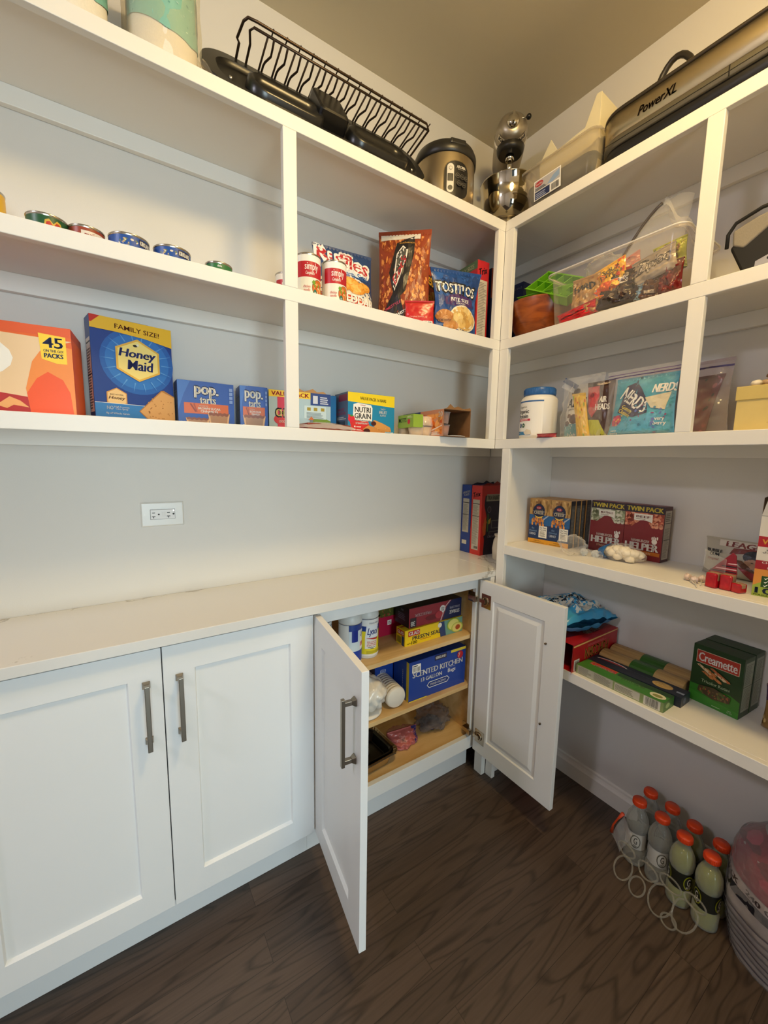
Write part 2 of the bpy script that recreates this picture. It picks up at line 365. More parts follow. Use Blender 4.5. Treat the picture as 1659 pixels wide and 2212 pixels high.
# ---------------------------------------------------------------- built-in shelving
DU, DR = 0.2993, 0.3075          # depth of the left and right runs
SH = (2.2418, 1.8161, 1.4393)    # shelf tops of the upper tiers
FH, TB, XL, YR = 0.0365, 0.019, -2.84, -2.30
def bar(name, par, x0, y0, z0, x1, y1, z1, bev=0.0016, m=None):
    mb = MB(); mb.box(min(x0,x1), min(y0,y1), z0, max(x0,x1), max(y0,y1), z1, m or M_WHITE); return mb.build(name, par, bev)
S1 = thing('wall_shelving', 'white built-in open shelving above the countertop on the left wall', 'shelving', (0, 0, 0))
S2 = thing('wall_shelving', 'white built-in floor-to-ceiling shelving along the right wall', 'shelving', (0, 0, 0))
for z in SH:
    bar('shelf', S1, XL, -DU+0.019, z-TB, -0.001, -0.001, z, 0.0005)
    bar('front_rail', S1, XL, -DU, z-FH, -DR, -DU+0.019, z)
    bar('cleat', S1, XL, -0.019, z-TB-0.045, -0.02, -0.001, z-TB)
    bar('shelf', S2, -DR+0.019, YR, z-TB, -0.001, -DU+0.0188, z, 0.0005)
    bar('front_rail', S2, -DR, YR, z-FH, -DR+0.019, -DU-0.0, z)
    bar('cleat', S2, -0.019, YR, z-TB-0.045, -0.001, -0.0195, z-TB)
for k in (0, 1):
    za, zb_ = SH[k+1], SH[k]-FH
    for xs in (-1.1692, -1.99, -2.84): bar('divider_post', S1, xs, -DU, za, xs+0.0377, -DU+0.019, zb_)
    bar('corner_post', S1, -0.3440, -DU, za, -DR, -DU+0.019, zb_)
    bar('corner_post', S2, -DR, -0.3390, za, -DR+0.019, -DU, zb_)
    for ys in (-0.9245, -1.62, -2.30+0.037): bar('divider_post', S2, -DR, ys-0.0368, za, -DR+0.019, ys, zb_)
for z in (1.0239, 0.6331):
    bar('shelf', S2, -DR+0.019, YR, z-TB, -0.001, -0.3545, z, 0.0005); bar('front_rail', S2, -DR, YR, z-FH, -DR+0.019, -0.3745, z)
bar('end_panel', S2, -DR+0.019, -0.3535, 0, -0.001, -0.3385, SH[2]-TB-0.001, 0.0005)
bar('end_post', S2, -DR, -0.3745, 0, -DR+0.019, -0.3378, SH[2]-FH)
bar('scribe_post', S2, -0.3320, -0.3370, 0, -0.3085, -0.2950, 0.8860)

# ---------------------------------------------------------------- countertop and base cabinets
mb = MB(); mb.box(XL, -0.3382, 0.8870, -0.3082, -0.001, 0.914, quartz()); mb.box(-0.3082, -0.3370, 0.8870, -0.001, -0.001, 0.914, mb.mats[0])
tag(mb.build('countertop', None, 0.0015), 'long pale quartz countertop with faint grey veins on the base cabinets', 'countertop')
YF = -0.2970   # face of the carcasses
def handle(par, x, z0, z1, yf):
    """square bar pull standing off the door face at y = yf"""
    mb = MB(); m = M_NICKEL
    for z in (z0+0.012, z1-0.012):
        mb.prism([(-0.009, -0.009), (0.009, -0.009), (0.009, 0.009), (-0.009, 0.009)], m, 0.003, (x, yf, z), (1, 0, 0), (0, 0, 1))
        vs = [(x+a*0.009, yf-0.003, z+b*0.009) for a, b in ((-1,-1),(1,-1),(1,1),(-1,1))] + [(x+a*0.0055, yf-0.011, z+b*0.0055) for a, b in ((-1,-1),(1,-1),(1,1),(-1,1))]
        mb.add(vs, [(0,1,5,4),(1,2,6,5),(2,3,7,6),(3,0,4,7)], m)
        mb.box(x-0.0055, yf-0.030, z-0.0055, x+0.0055, yf-0.011, z+0.0055, m)
    mb.box(x-0.0055, yf-0.037, z0, x+0.0055, yf-0.028, z1, m)
    return mb.build('handle', par, 0.0012)
def shaker(par, x0, x1, z0, z1, hx, inside=False, hz=(0.628, 0.800)):
    """door closed in the plane y = YF-0.0192 .. YF; stile width 0.0735; recessed panel with small chamfer"""
    y1 = YF-0.0002; y0 = y1-0.019; s = 0.0735; d = 0.0075; e = 0.006; mb = MB(); m = M_CAB
    def ring(ax0, ax1, az0, az1, y): return [(ax0, y, az0), (ax1, y, az0), (ax1, y, az1), (ax0, y, az1)]
    R = [ring(x0, x1, z0, z1, y0), ring(x0+s, x1-s, z0+s, z1-s, y0), ring(x0+s+0.003, x1-s-0.003, z0+s+e, z1-s-0.003, y0+d)]
    vs = [p for r in R for p in r]; fs = [(i, (i+1) % 4, 4+(i+1) % 4, 4+i) for i in range(4)] + [(4+i, 4+(i+1) % 4, 8+(i+1) % 4, 8+i) for i in range(4)] + [(8, 9, 10, 11)]
    b = len(vs); Rb = ring(x0, x1, z0, z1, y1)
    if inside:
        a = 0.070
        Q = [Rb, ring(x0+a, x1-a, z0+a, z1-a, y1), ring(x0+a+0.004, x1-a-0.004, z0+a+0.004, z1-a-0.004, y1-0.005), ring(x0+a+0.016, x1-a-0.016, z0+a+0.016, z1-a-0.016, y1-0.005), ring(x0+a+0.030, x1-a-0.030, z0+a+0.030, z1-a-0.030, y1-0.001)]
    else: Q = [Rb]
    vs += [p for r in Q for p in r]
    for k in range(len(Q)-1): fs += [(b+4*k+4+i, b+4*k+4+(i+1) % 4, b+4*k+(i+1) % 4, b+4*k+i) for i in range(4)]
    k = b+4*(len(Q)-1); fs += [(k+3, k+2, k+1, k)]; fs += [(b+i, b+(i+1) % 4, (i+1) % 4, i) for i in range(4)]
    mb.add(vs, fs, m); o = mb.build('door', par, 0.0010)
    if hx is not None: handle(o, hx, hz[0], hz[1], y0)
    return o
def carcass(name, label, x0, x1, yb=-0.004):
    t = thing(name, label, 'cabinet', (0, 0, 0)); mb = MB(); w = 0.038
    mb.box(x0, YF, 0.835, x1, YF+0.019, 0.8865, M_CAB); mb.box(x0, YF, 0.118, x1, YF+0.019, 0.1752, M_CAB)
    mb.box(x0, YF, 0.1752, x0+w, YF+0.019, 0.835, M_CAB); mb.box(x1-w, YF, 0.1752, x1, YF+0.019, 0.835, M_CAB)
    mb.build('face_frame', t, 0.0008)
    mb = MB(); mb.box(x0+0.001, YF+0.0195, 0.10, x0+0.0155, yb, 0.886, M_MAPLE); mb.box(x1-0.0155, YF+0.0195, 0.10, x1-0.001, yb, 0.886, M_MAPLE)
    mb.box(x0+0.0155, YF+0.0195, 0.155, x1-0.0155, yb, 0.1700, M_MAPLE); mb.box(x0+0.0155, yb-0.006, 0.17, x1-0.0155, yb, 0.88, M_MAPLE); mb.build('carcass', t)
    mb = MB(); mb.box(x0, -0.2471, 0, x1, -0.2331, 0.118, M_CAB); mb.build('toe_kick', t)
    return t
CA = carcass('base_cabinet', 'white shaker base cabinet on the left with both its doors closed', -1.9285, -1.0995)
shaker(CA, -1.9275, -1.5125, 0.130, 0.8765, -1.5480); shaker(CA, -1.5100, -1.1005, 0.130, 0.8765, -1.4735)
mb = MB(); mb.box(-1.5125, YF-0.001, 0.13, -1.51, YF, 0.8765, mat('#20202a', 0.6)); mb.build('door_gap_shade', CA)  # solid dark strip: shade between the two doors, put in as colour
CC_ = carcass('base_cabinet', 'white base cabinet at the far left end of the counter', -2.7590, -1.9300); shaker(CC_, -2.7580, -2.3450, 0.130, 0.8765, None); shaker(CC_, -2.3420, -1.9310, 0.130, 0.8765, None)
CB = carcass('base_cabinet', 'white base cabinet in the corner with both doors standing open on its stocked shelves', -1.0990, -0.3330)
for z in (0.625, 0.400):
    mb = MB(); mb.box(-1.083, -0.2700, z-0.017, -0.349, -0.012, z, M_MAPLE); mb.build('shelf', CB, 0.001)
def hinge(par, x, z, s, cup):
    mb = MB(); m = mat('#b8ab98', 0.22, 1.0)
    if cup:  # on the door
        mb.box(x-0.0015, -0.055, z-0.029, x, -0.010, z+0.029, m); mb.lathe([(0.0175, 0), (0.0175, 0.004), (0.011, 0.004), (0.010, 0.001)], m, 20, (x-0.0045, -0.027, z), ax='x'); mb.box(x-0.012, -0.030, z-0.008, x-0.001, 0.0, z+0.008, m)
        return mb.build('hinge_cup', par, 0.0006)
    mb.box(x-0.002, YF+0.004, z-0.022, x, YF+0.042, z+0.022, m); mb.box(x-0.016, YF-0.004, z-0.009, x-0.002, YF+0.030, z+0.009, m); mb.box(x-0.020, YF-0.016, z-0.011, x-0.004, YF-0.002, z+0.011, m)
    return mb.build('hinge', par, 0.0008)
dl = shaker(CB, -1.0975, -0.7265, 0.130, 0.8765, -0.7600); dr = shaker(CB, -0.7235, -0.3515, 0.130, 0.8765, None, True)
def swing(o, px, py, a):
    """turn an object built closed about the vertical line (px, py)"""
    o.matrix_basis = Matrix.Translation((px, py, 0)) @ Matrix.Rotation(a, 4, 'Z') @ Matrix.Translation((-px, -py, 0))
swing(dl, -1.0975, YF-0.0192, math.radians(-97.3)); swing(dr, -0.3515, YF-0.0192, math.radians(90.0))
for z in (0.795, 0.205): hinge(CB, -0.371, z, 1, False)
for z in (0.795, 0.205):
    mb = MB(); m = mat('#b8ab98', 0.22, 1.0); y = YF
    mb.box(-0.4120, y-0.0002, z-0.029, -0.3640, y+0.0013, z+0.029, m); mb.lathe([(0.0175, 0), (0.0175, 0.005), (0.0125, 0.005), (0.0115, 0.0013)], m, 20, (-0.3830, y, z), ax='y'); mb.box(-0.3900, y, z-0.0075, -0.3600, y+0.011, z+0.0075, m)
    h = mb.build('hinge_cup', dr, 0.0005)
for z in (0.70, 0.40):
    mb = MB(); mb.lathe([(0.0035, 0), (0.0035, 0.006)], mat('#6b5d4e', 0.4, 1.0), 12, (-0.664, YF, z+0.03), ax='y'); mb.build('bumper', dr)

# ---------------------------------------------------------------- outlet and ceiling lamp
t = thing('wall_outlet', 'white double outlet in a wide cover plate on the wall above the countertop', 'outlet', (-1.4645, -0.0004, 1.1735))
mb = MB(); m = mat('#dedcd6', 0.28); w, h = 0.0600, 0.0385
vs = [(-w, 0, -h), (w, 0, -h), (w, 0, h), (-w, 0, h), (-w+0.004, -0.006, -h+0.004), (w-0.004, -0.006, -h+0.004), (w-0.004, -0.006, h-0.004), (-w+0.004, -0.006, h-0.004)]
mb.add(vs, [(3,2,1,0), (4,5,6,7), (0,1,5,4), (1,2,6,5), (2,3,7,6), (3,0,4,7)], m); mb.build('cover_plate', t, 0.001)
mb = MB(); mb.box(-0.0340, -0.0066, -0.0155, 0.0340, -0.002, 0.0155, mat('#55534e', 0.6)); mb.box(-0.0330, -0.0085, -0.0145, 0.0330, -0.002, 0.0145, mat('#d9d4cf', 0.3))
mb.box(-0.003, -0.0092, -0.007, 0.002, -0.0085, 0.007, mat('#d3cec8', 0.3)); mb.box(0.003, -0.0092, -0.007, 0.008, -0.0085, 0.007, mat('#d3cec8', 0.3)); mb.build('receptacle', t)
for cx in (-0.021, 0.0195):
    mb = MB(); k = mat('#15120f', 0.6); y = -0.0087
    mb.box(cx-0.008, y, 0.004, cx, -0.0085, 0.0062, k); mb.box(cx-0.009, y, -0.0072, cx+0.0005, -0.0085, -0.0052, k); mb.box(cx-0.0052, y, -0.0115, cx-0.0032, -0.0085, -0.0052, k)
    mb.lathe([(0.0026, 0), (0.0026, 0.0003)], k, 14, (cx+0.0098, -0.0089, 0), ax='y'); mb.build('socket', t)
for cx in (-0.0485, 0.0485):
    mb = MB(); mb.lathe([(0.0022, 0), (0.0022, 0.0008)], mat('#e6e4de', 0.2), 12, (cx, -0.0066, 0.001), ax='y'); mb.build('screw', t)
mb = MB(); mb.lathe([(0.0018, 0), (0.0018, 0.0006)], glow('#eafff0', 2.5), 12, (0.0300, -0.0091, 0.0110), ax='y'); mb.build('indicator_light', t)
for k, (lx, ly) in enumerate(LAMPS):
    t = thing('ceiling_light', ('round flush ceiling lamp over the middle of the pantry', 'round flush ceiling lamp at the far left of the pantry')[k], 'lamp', (lx, ly, 2.745))
    mb = MB(); mb.lathe([(0.15, -0.03), (0.165, -0.02), (0.17, -0.001)], M_NICKEL, 40); mb.build('lamp_rim', t)
    mb = MB(); mb.lathe([(0.0, -0.150), (0.06, -0.144), (0.105, -0.120), (0.135, -0.085), (0.147, -0.050), (0.149, -0.030)], glow(('#ffdb95', '#f0eeff')[k], LAMP_POWER[k]), 40, caps=False); mb.build('diffuser', t)
# ================================================================ goods: left run, lower shelf (z = SH[2])
ZB, ZM, ZT, Z2, Z1 = SH[2], SH[1], SH[0], 1.0239, 0.6331
Wt, Bk, Nv = '#f2f0ea', '#17151a', '#16275c'
def nutri(a, u0=0.12, v0=0.12, u1=0.88, v1=0.8, bg='#e9e7e0', seed=2):
    """nutrition panel"""
    a.r(u0, v0, u1, v1, bg); a.r(u0, v1-0.05, u1, v1-0.035, Bk); a.lines(u0+0.04, v0+0.03, u1-0.04, v1-0.09, 22, '#6d6a66', seed)
    a.r(u0, (v0+v1)/2, u1, (v0+v1)/2+0.012, Bk)
def goldfish(a):
    a.r(0, 0, 1, 1, '#e2641c'); a.p([(0, 0), (0.80, 0), (0.70, 0.30), (0.82, 0.75), (1, 0.86), (0, 0.92)], '#e8c9a0'); a.r(0, 0.90, 1, 1, '#dd5a26')
    a.p([(0, 0), (0.76, 0), (0.74, 0.2), (0.4, 0.27), (0, 0.22)], '#b32420'); a.e(0.30, 0.62, 0.34, 0.26, '#f1efe9'); a.e(0.33, 0.42, 0.18, 0.09, '#e6b54a')
    a.t('Goldfish', 0.26, 0.60, 0.5, 0.2, '#1d2430', 0.04); a.t('CHEDDAR', 0.24, 0.30, 0.52, 0.085, Wt, 0.03)
    a.p([(0.52, 0.10), (0.60, 0.20), (0.66, 0.16), (0.71, 0.09), (0.62, 0.11), (0.58, 0.07)], '#e8a968')
    a.p([(0.72, 0), (0.70, 0.3), (0.75, 0.6), (0.81, 0.74), (0.9, 0.80), (1, 0.78), (1, 0)], '#ea8a3a'); a.p([(0.72, 0), (0.705, 0.25), (0.77, 0.42), (0.84, 0.50), (0.93, 0.42), (0.97, 0.28), (0.985, 0)], '#e8551a')
    a.p([(0.80, 0.92), (0.965, 0.90), (0.965, 0.60), (0.90, 0.60), (0.81, 0.64)], '#f3cf35')
    a.t('45', 0.885, 0.825, 0.12, 0.115, Nv, 0.05); a.t('ON THE GO!', 0.885, 0.735, 0.12, 0.028, Nv, 0.03); a.t('PACKS', 0.885, 0.682, 0.115, 0.05, Nv, 0.05)
carton('cracker_box', 'large orange snack cracker carton with yellow 45 packs badge, leftmost on its shelf', 'box', (-1.9450, -0.1720), (-1.6490, -0.2000), 0.13, 0.200, ZB, '#d9571c', front=goldfish,
       right=lambda a: (a.r(0, 0, 1, 0.9, '#e2641c'), a.r(0, .9, 1, 1, '#c94f1c')), bevel=0.003)
def honey(a):
    a.r(0, 0, 1, 1, '#123d8c'); a.e(0.55, 0.62, 0.46, 0.32, '#1d5fb0', 32); a.e(0.55, 0.62, 0.40, 0.27, '#2a74c2', 32)
    rnd = random.Random(4)
    for i in range(18):
        t = 2*PI*i/18; a.p([(0.55+0.30*math.cos(t-.03), 0.62+0.21*math.sin(t-.03)), (0.55+0.46*math.cos(t), 0.62+0.31*math.sin(t)), (0.55+0.30*math.cos(t+.03), 0.62+0.21*math.sin(t+.03))], '#5a9ad6')
    a.p([(0, 0.88), (0.3, 0.878), (0.65, 0.86), (1, 0.815), (1, 1), (0, 1)], '#e9b92f'); a.p([(0, 1), (0.12, 1), (0.02, 0.93), (0, 0.93)], '#c5281c')
    a.t('FAMILY SIZE!', 0.56, 0.925, 0.55, 0.045, '#7a3d14', 0.02, rot=-0.03)
    hx = lambda c, r, s: [(c[0]+r*math.cos(PI*k/3+PI/2)*1.0, c[1]+r*s*math.sin(PI*k/3+PI/2)) for k in range(6)]
    a.p(hx((0.55, 0.635), 0.315, 0.66), '#e3b348'); a.p(hx((0.55, 0.635), 0.285, 0.66), '#f1dc84')
    a.t('Honey', 0.545, 0.685, 0.46, 0.105, '#1c2f78', 0.045, 0.2); a.t('Maid', 0.575, 0.585, 0.32, 0.095, '#1c2f78', 0.045, 0.1)
    a.e(0.52, 0.775, 0.03, 0.012, Bk, 10); a.e(0.55, 0.785, 0.018, 0.012, '#e9e4d2', 8)
    a.p(hx((0.26, 0.245), 0.14, 0.70), '#c9924e'); a.p(hx((0.26, 0.245), 0.125, 0.70), '#e6c489'); a.t('MADE WITH REAL', 0.26, 0.275, 0.16, 0.014, '#5b2c1c', 0.01); a.t('Honey', 0.26, 0.24, 0.2, 0.04, '#5b2c1c', 0.02, 0.3)
    a.r(0, 0.05, 1, 0.19, '#2d78bd'); a.r(0, 0.187, 1, 0.191, Wt); a.r(0, 0.048, 1, 0.052, Wt)
    a.t('NO', 0.17, 0.145, 0.075, 0.035, Wt, 0.01); a.t('High Fructose\nCorn Syrup', 0.31, 0.145, 0.18, 0.04, Wt); a.t('8g of Whole Grain', 0.26, 0.09, 0.28, 0.022, Wt)
    a.t('NET WT 25.6 OZ', 0.11, 0.022, 0.14, 0.012, Wt, 0)
    a.p([(0.52, 0.13), (0.82, 0.36), (0.86, 0.365), (1, 0.31), (1, 0), (0.70, 0)], '#a8743c'); a.p([(0.535, 0.13), (0.83, 0.352), (1, 0.30), (1, 0.008), (0.715, 0.008)], '#cf9d62')
    a.scatter(0.64, 0.03, 0.99, 0.28, 34, ('#8f5f30', '#b9854b'), 0.008, 0.016, 9, 0.7)
carton('graham_cracker_box', 'tall blue graham cracker box with yellow family size banner and honeycomb logo', 'box', (-1.6150, -0.1046), (-1.4255, -0.0650), 0.056, 0.269, ZB, '#123d8c', front=honey,
       left=lambda a: nutri(a, 0.1, 0.1, 0.9, 0.8))
def poptarts(n):
    def f(a):
        wide = n == '12'
        a.r(0, 0, 1, 1, '#1d4c9f'); a.p([(0, 0.35), (0, 1), (0.22, 1), (0.1, 0.7)], '#3265b4')
        for g, c, b in (('#0f2a66', '#0f2a66', 0.11), (Wt, Wt, 0.045)):
            a.t('pop.', 0.5, 0.77, 0.42 if wide else 0.64, 0.25, c, b, rot=-0.02); a.t('tarts', 0.52, 0.59, 0.28 if wide else 0.42, 0.15, c, b, rot=0.03)
        a.r(0.10, 0.30, 0.89, 0.53, '#bd5a26'); a.t('pop.\ntarts', 0.5, 0.66, 0.001, 0.001, Wt)
        a.p([(0.20, 0.50), (0.22, 0.52), (0.31, 0.35), (0.29, 0.33)], '#7d2f1c'); a.p([(0.26, 0.51), (0.28, 0.53), (0.33, 0.34), (0.31, 0.33)], '#93402a')
        a.t('FROSTED', 0.44, 0.475, 0.16, 0.025, Wt); a.t('BROWN SUGAR\nCINNAMON', 0.54, 0.39, 0.4, 0.115, Wt, 0.03)
        def tart(x, w, h, y=0):
            a.p([(x-w/2, y+h), (x-w*0.40, y), (x+w*0.40, y), (x+w/2, y+h)], '#caa070'); a.p([(x-w*0.42, y+h*0.98), (x-w*0.33, y), (x+w*0.33, y), (x+w*0.42, y+h*0.98)], '#9b7350')
            k = 9; a.p([(x-w*0.47+w*0.94*i/k, y+h+0.02*(i % 2)) for i in range(k+1)] + [(x+w*0.44-w*0.88*i/k, y+h*0.87-0.02*(i % 2)) for i in range(k+1)], '#7a4128')
        if wide: tart(0.33, 0.42, 0.20); tart(0.71, 0.40, 0.33)
        else: tart(0.5, 0.82, 0.33)
        a.t(n, 0.09 if wide else 0.12, 0.07, 0.10 if wide else 0.12, 0.10, Wt, 0.04); a.t('MADE IN\nUSA', 0.94, 0.07, 0.07, 0.07, Wt)
        for k in range(4): a.r(0.91, 0.57+0.09*k, 0.97, 0.64+0.09*k, '#6f8cc4')
    return f
carton('pastry_box', 'blue 12-count toaster pastry box standing next to the tall graham cracker box', 'box', (-1.4179, -0.0890), (-1.2608, -0.0883), 0.075, 0.133, ZB, '#1d4c9f', front=poptarts('12'), left=lambda a: nutri(a, .2, .1, .8, .8, '#8b97ad'), group=None)
carton('pastry_box', 'small blue 8-count toaster pastry box, left of the red chewy bar box', 'box', (-1.2456, -0.1007), (-1.1613, -0.1081), 0.073, 0.133, ZB, '#1d4c9f', front=poptarts('8'), left=lambda a: nutri(a, .15, .1, .85, .8, '#5f6a80'))
def chewy(a):
    a.r(0, 0, 1, 1, '#a9c3cf'); a.p([(0, 0), (1, 0), (1, 0.32), (0.85, 0.42), (0.72, 0.40), (0.6, 0.2), (0.5, 0.12), (0, 0.1)], '#6f8f2c'); a.r(0, 0, 1, 0.12, '#b6b48a')
    a.r(0, 0.84, 0.80, 1, '#f0cb2e'); a.t('VALUE PACK 18', 0.40, 0.92, 0.72, 0.10, '#b5291f', 0.05); a.r(0.66, 0.70, 1, 1, '#1d3f86'); a.r(0.70, 0.74, 0.78, 0.94, '#cfd5e4')
    a.lines(0.82, 0.74, 0.97, 0.94, 4, '#cfd5e4', 3); a.r(0.13, 0.12, 0.40, 0.84, '#c92a4e'); a.e(0.27, 0.30, 0.2, 0.16, '#c22525')
    a.t('CHEWY', 0.28, 0.46, 0.36, 0.2, Bk, 0.12); a.t('CHEWY', 0.28, 0.46, 0.34, 0.17, '#f2dd8a', 0.05); a.t('CHOCOLATE CHIP', 0.28, 0.25, 0.26, 0.06, Wt, 0.03)
    a.r(0.55, 0.36, 0.92, 0.68, '#c4d8de'); [a.r(x, 0.56, x+0.06, 0.64, '#a08c1c') for x in (0.60, 0.71, 0.83)]
    a.lines(0.59, 0.38, 0.90, 0.53, 5, '#7d8f96', 3); a.p([(0.62, 0.33), (0.67, 0.42), (0.72, 0.33)], '#c2682e'); a.r(0.645, 0.2, 0.695, 0.33, '#6f7f84'); a.t('WIN', 0.88, 0.22, 0.14, 0.14, '#d9c23a', 0.05)
t = carton('granola_bar_box', 'red and sky-blue chewy granola bar box standing behind the divider post', 'box', (-1.1480, -0.0790), (-0.9350, -0.0995), 0.066, 0.135, ZB, '#a9c3cf', front=chewy, right=lambda a: (a.r(0, 0, 1, 1, '#e9dc7a'), nutri(a, .15, .04, .9, .96)))
mb = MB(); mb.prism([(0.09, 0), (0.2, 0), (0.188, 0.008), (0.165, 0.004), (0.15, 0.014), (0.12, 0.003), (0.10, 0.012)], mat('#b98d5d', 0.8), 0.0006, (0, 0.001, 0.135), (1, 0, 0), (0, 0, 1)); mb.build('torn_flap', t)
carton('cracker_box', 'narrow blue box squeezed behind between the granola and fruit bar boxes', 'box', (-0.9250, -0.0750), (-0.9000, -0.0750), 0.068, 0.136, ZB, '#1f6aa8')
t = thing('snack_packet', 'flat clear packet of brown fruit strips lying in front of the granola bar box', 'packet', (-1.010, -0.205, ZB+0.0004), 0.03)
mb = MB(); mb.box(-0.078, -0.045, 0.001, 0.075, 0.045, 0.021, mat('#7c3428', 0.5, noise_amt=0.15, nscale=60)); mb.build('fruit_strips', t, 0.004)
mb = MB(); mb.grid(lambda u, v: (-0.092+0.184*u, -0.055+0.11*v, 0.006+0.022*(math.sin(PI*u)*math.sin(PI*v))**0.35+0.002*noise.noise((u*9, v*9, 1))), 22, 12, film('#f4efe6', 0.25, 0.6)); mb.build('wrapper', t)
def nutrigrain(a):
    a.r(0, 0, 1, 1, '#1e86b4'); a.p([(0, 0.78), (1, 0.72), (1, 1), (0, 1)], '#f0d426'); a.t('VALUE PACK 16 BARS', 0.53, 0.87, 0.56, 0.075, '#2b2a20', 0.03, rot=-0.03)
    a.p([(0, 0.47), (0.4, 0.40), (0.46, 0.2), (0.5, 0), (0.08, 0), (0.06, 0.2)], '#cf2f2c'); a.p([(0.10, 0.35), (0.11, 0.72), (0.2, 0.76), (0.48, 0.73), (0.51, 0.66), (0.50, 0.34), (0.3, 0.32)], Wt)
    a.t('NUTRI', 0.305, 0.60, 0.33, 0.13, Bk, 0.025); a.t('GRAIN', 0.305, 0.45, 0.34, 0.13, Bk, 0.025); a.t("Kellogg's", 0.31, 0.71, 0.11, 0.035, '#c81f2c', 0.02, 0.3); a.t('SOFT BAKED BREAKFAST BARS', 0.30, 0.345, 0.34, 0.03, Bk)
    a.e(0.07, 0.37, 0.07, 0.09, '#d3283a'); a.p([(0.03, 0.44), (0.07, 0.47), (0.12, 0.44), (0.07, 0.42)], '#3f8f3a'); a.t('STRAWBERRY', 0.29, 0.275, 0.27, 0.045, Wt, 0.03)
    a.t('TASTY', 0.74, 0.655, 0.11, 0.045, Wt, 0.02); a.t('FRUIT', 0.74, 0.575, 0.17, 0.075, Wt, 0.04); a.t('FLAVOR', 0.74, 0.50, 0.13, 0.045, Wt, 0.02)
    a.p([(0.47, 0.30), (0.55, 0.38), (0.75, 0.30), (0.90, 0.22), (0.93, 0.12), (0.86, 0.08), (0.62, 0.14)], '#cf9450'); a.p([(0.30, 0.14), (0.42, 0.24), (0.70, 0.16), (0.93, 0.10), (0.92, 0.05), (0.70, 0.01), (0.40, 0.02)], '#c98a48')
    a.e(0.535, 0.29, 0.055, 0.055, '#47161a'); a.e(0.39, 0.10, 0.07, 0.06, '#47161a', 14); a.scatter(0.6, 0.05, 0.9, 0.2, 20, ('#a86c30', '#e3b57a'), 0.006, 0.012, 3)
    for k in range(3): a.e(0.135, 0.19-0.075*k, 0.016, 0.022, Wt, 10); a.lines(0.165, 0.175-0.075*k, 0.30, 0.205-0.075*k, 2, Wt, k)
    a.t('16', 0.04, 0.05, 0.07, 0.07, Wt, 0.04); a.r(0.78, 0.03, 0.97, 0.10, '#9cc4dc'); a.lines(0.79, 0.04, 0.96, 0.095, 2, '#1e6a94', 2)
carton('fruit_bar_box', 'blue cereal bar box with yellow value pack banner, strawberry and red panel', 'box', (-0.8927, -0.1490), (-0.6967, -0.1503), 0.10, 0.145, ZB, '#1e86b4', front=nutrigrain,
       left=lambda a: (a.r(0, 0, 1, 1, '#5a6b86'), a.r(.3, .8, .95, .96, '#8c2740'), a.t('FRUIT\nFLAVOR', .5, .55, .7, .16, '#b0476a', .03), a.bars(.2, .05, .8, .32, 12), a.lines(.2, .36, .9, .44, 2, '#c9c9c9')))
# applesauce cups in a paper sleeve
t = thing('applesauce_pack', 'green paper sleeve of clear applesauce cups beside the cereal bar box', 'food pack', (-0.6860, -0.255, ZB), -0.06)
cup = [(0.022, 0), (0.024, 0.002), (0.030, 0.034), (0.033, 0.036)]; m1 = mat('#d5b077', 0.35, noise_amt=0.08); m2 = film('#ffffff', 0.2, 0.5)
for i in range(2):
    for j in range(2):
        mb = MB(); mb.lathe([(0.0205, 0.001), (0.0285, 0.033)], m1, 20, (0.032+0.067*i*0.55, 0.030+0.066*j, 0)); mb.lathe(cup, m2, 20, (0.032+0.067*i*0.55, 0.030+0.066*j, 0), caps=False)
        mb.lathe([(0.033, 0.0375), (0.028, 0.070), (0.022, 0.0725)], m2, 20, (0.032+0.067*i*0.55, 0.030+0.066*j, 0), caps=False); mb.lathe([(0.0285, 0.039), (0.022, 0.071)], m1, 20, (0.032+0.067*i*0.55, 0.030+0.066*j, 0)); mb.build('applesauce_cup', t)
mb = MB(); mb.box(-0.004, -0.005, 0.030, 0.038, 0.095, 0.0755, ink('#6f8a2e')); A_ = Art(mb, plane_map((-0.004, 0.095, 0.03), (0, -1, 0), (0, 0, 1), (-1, 0, 0), 0.10, 0.0455))
A_.r(0, 0, 1, 1, '#8fae3c'); A_.t("MOTT'S", 0.3, 0.6, 0.5, 0.35, '#23351c', 0.04); A_.e(0.72, 0.45, 0.09, 0.2, '#c92f36'); A_.lines(0.62, 0.75, 0.95, 0.92, 2, '#dfe8b8')
A_ = Art(mb, plane_map((-0.004, -0.005, 0.03), (1, 0, 0), (0, 0, 1), (0, -1, 0), 0.042, 0.0455)); A_.r(0, 0, 1, 1, '#8fae3c'); mb.build('sleeve', t, 0.001)
# fruit cup carton lying with its torn open end towards the room
t = thing('fruit_cup_box', 'torn-open blue and orange 20-count fruit cup carton overhanging the shelf edge', 'box', (-0.6000, -0.3180, ZB+0.0002), -0.055)
mb = MB(); cb = mat('#8a6238', 0.85, noise_amt=0.1); wi, dp, hh, th = 0.126, 0.262, 0.095, 0.0016
mb.box(0, 0, 0, th, dp, hh, cb); mb.box(wi-th, 0, 0, wi, dp, hh, cb); mb.box(th, 0, 0, wi-th, dp, th, cb); mb.box(th, 0.0, hh-th, wi-th, dp, hh, cb); mb.box(th, dp-th, th, wi-th, dp, hh-th, cb)
A_ = Art(mb, plane_map((0, dp, 0), (0, -1, 0), (0, 0, 1), (-1, 0, 0), dp, hh)); A_.r(0, 0, 1, 1, '#22386e'); A_.r(0.46, 0, 1, 1, '#c98a6a'); A_.scatter(0.50, 0.08, 0.97, 0.85, 40, ('#d96a1e', '#e8893a', '#c9541a', '#f0a458'), 0.035, 0.09, 7, 2.2, 10)
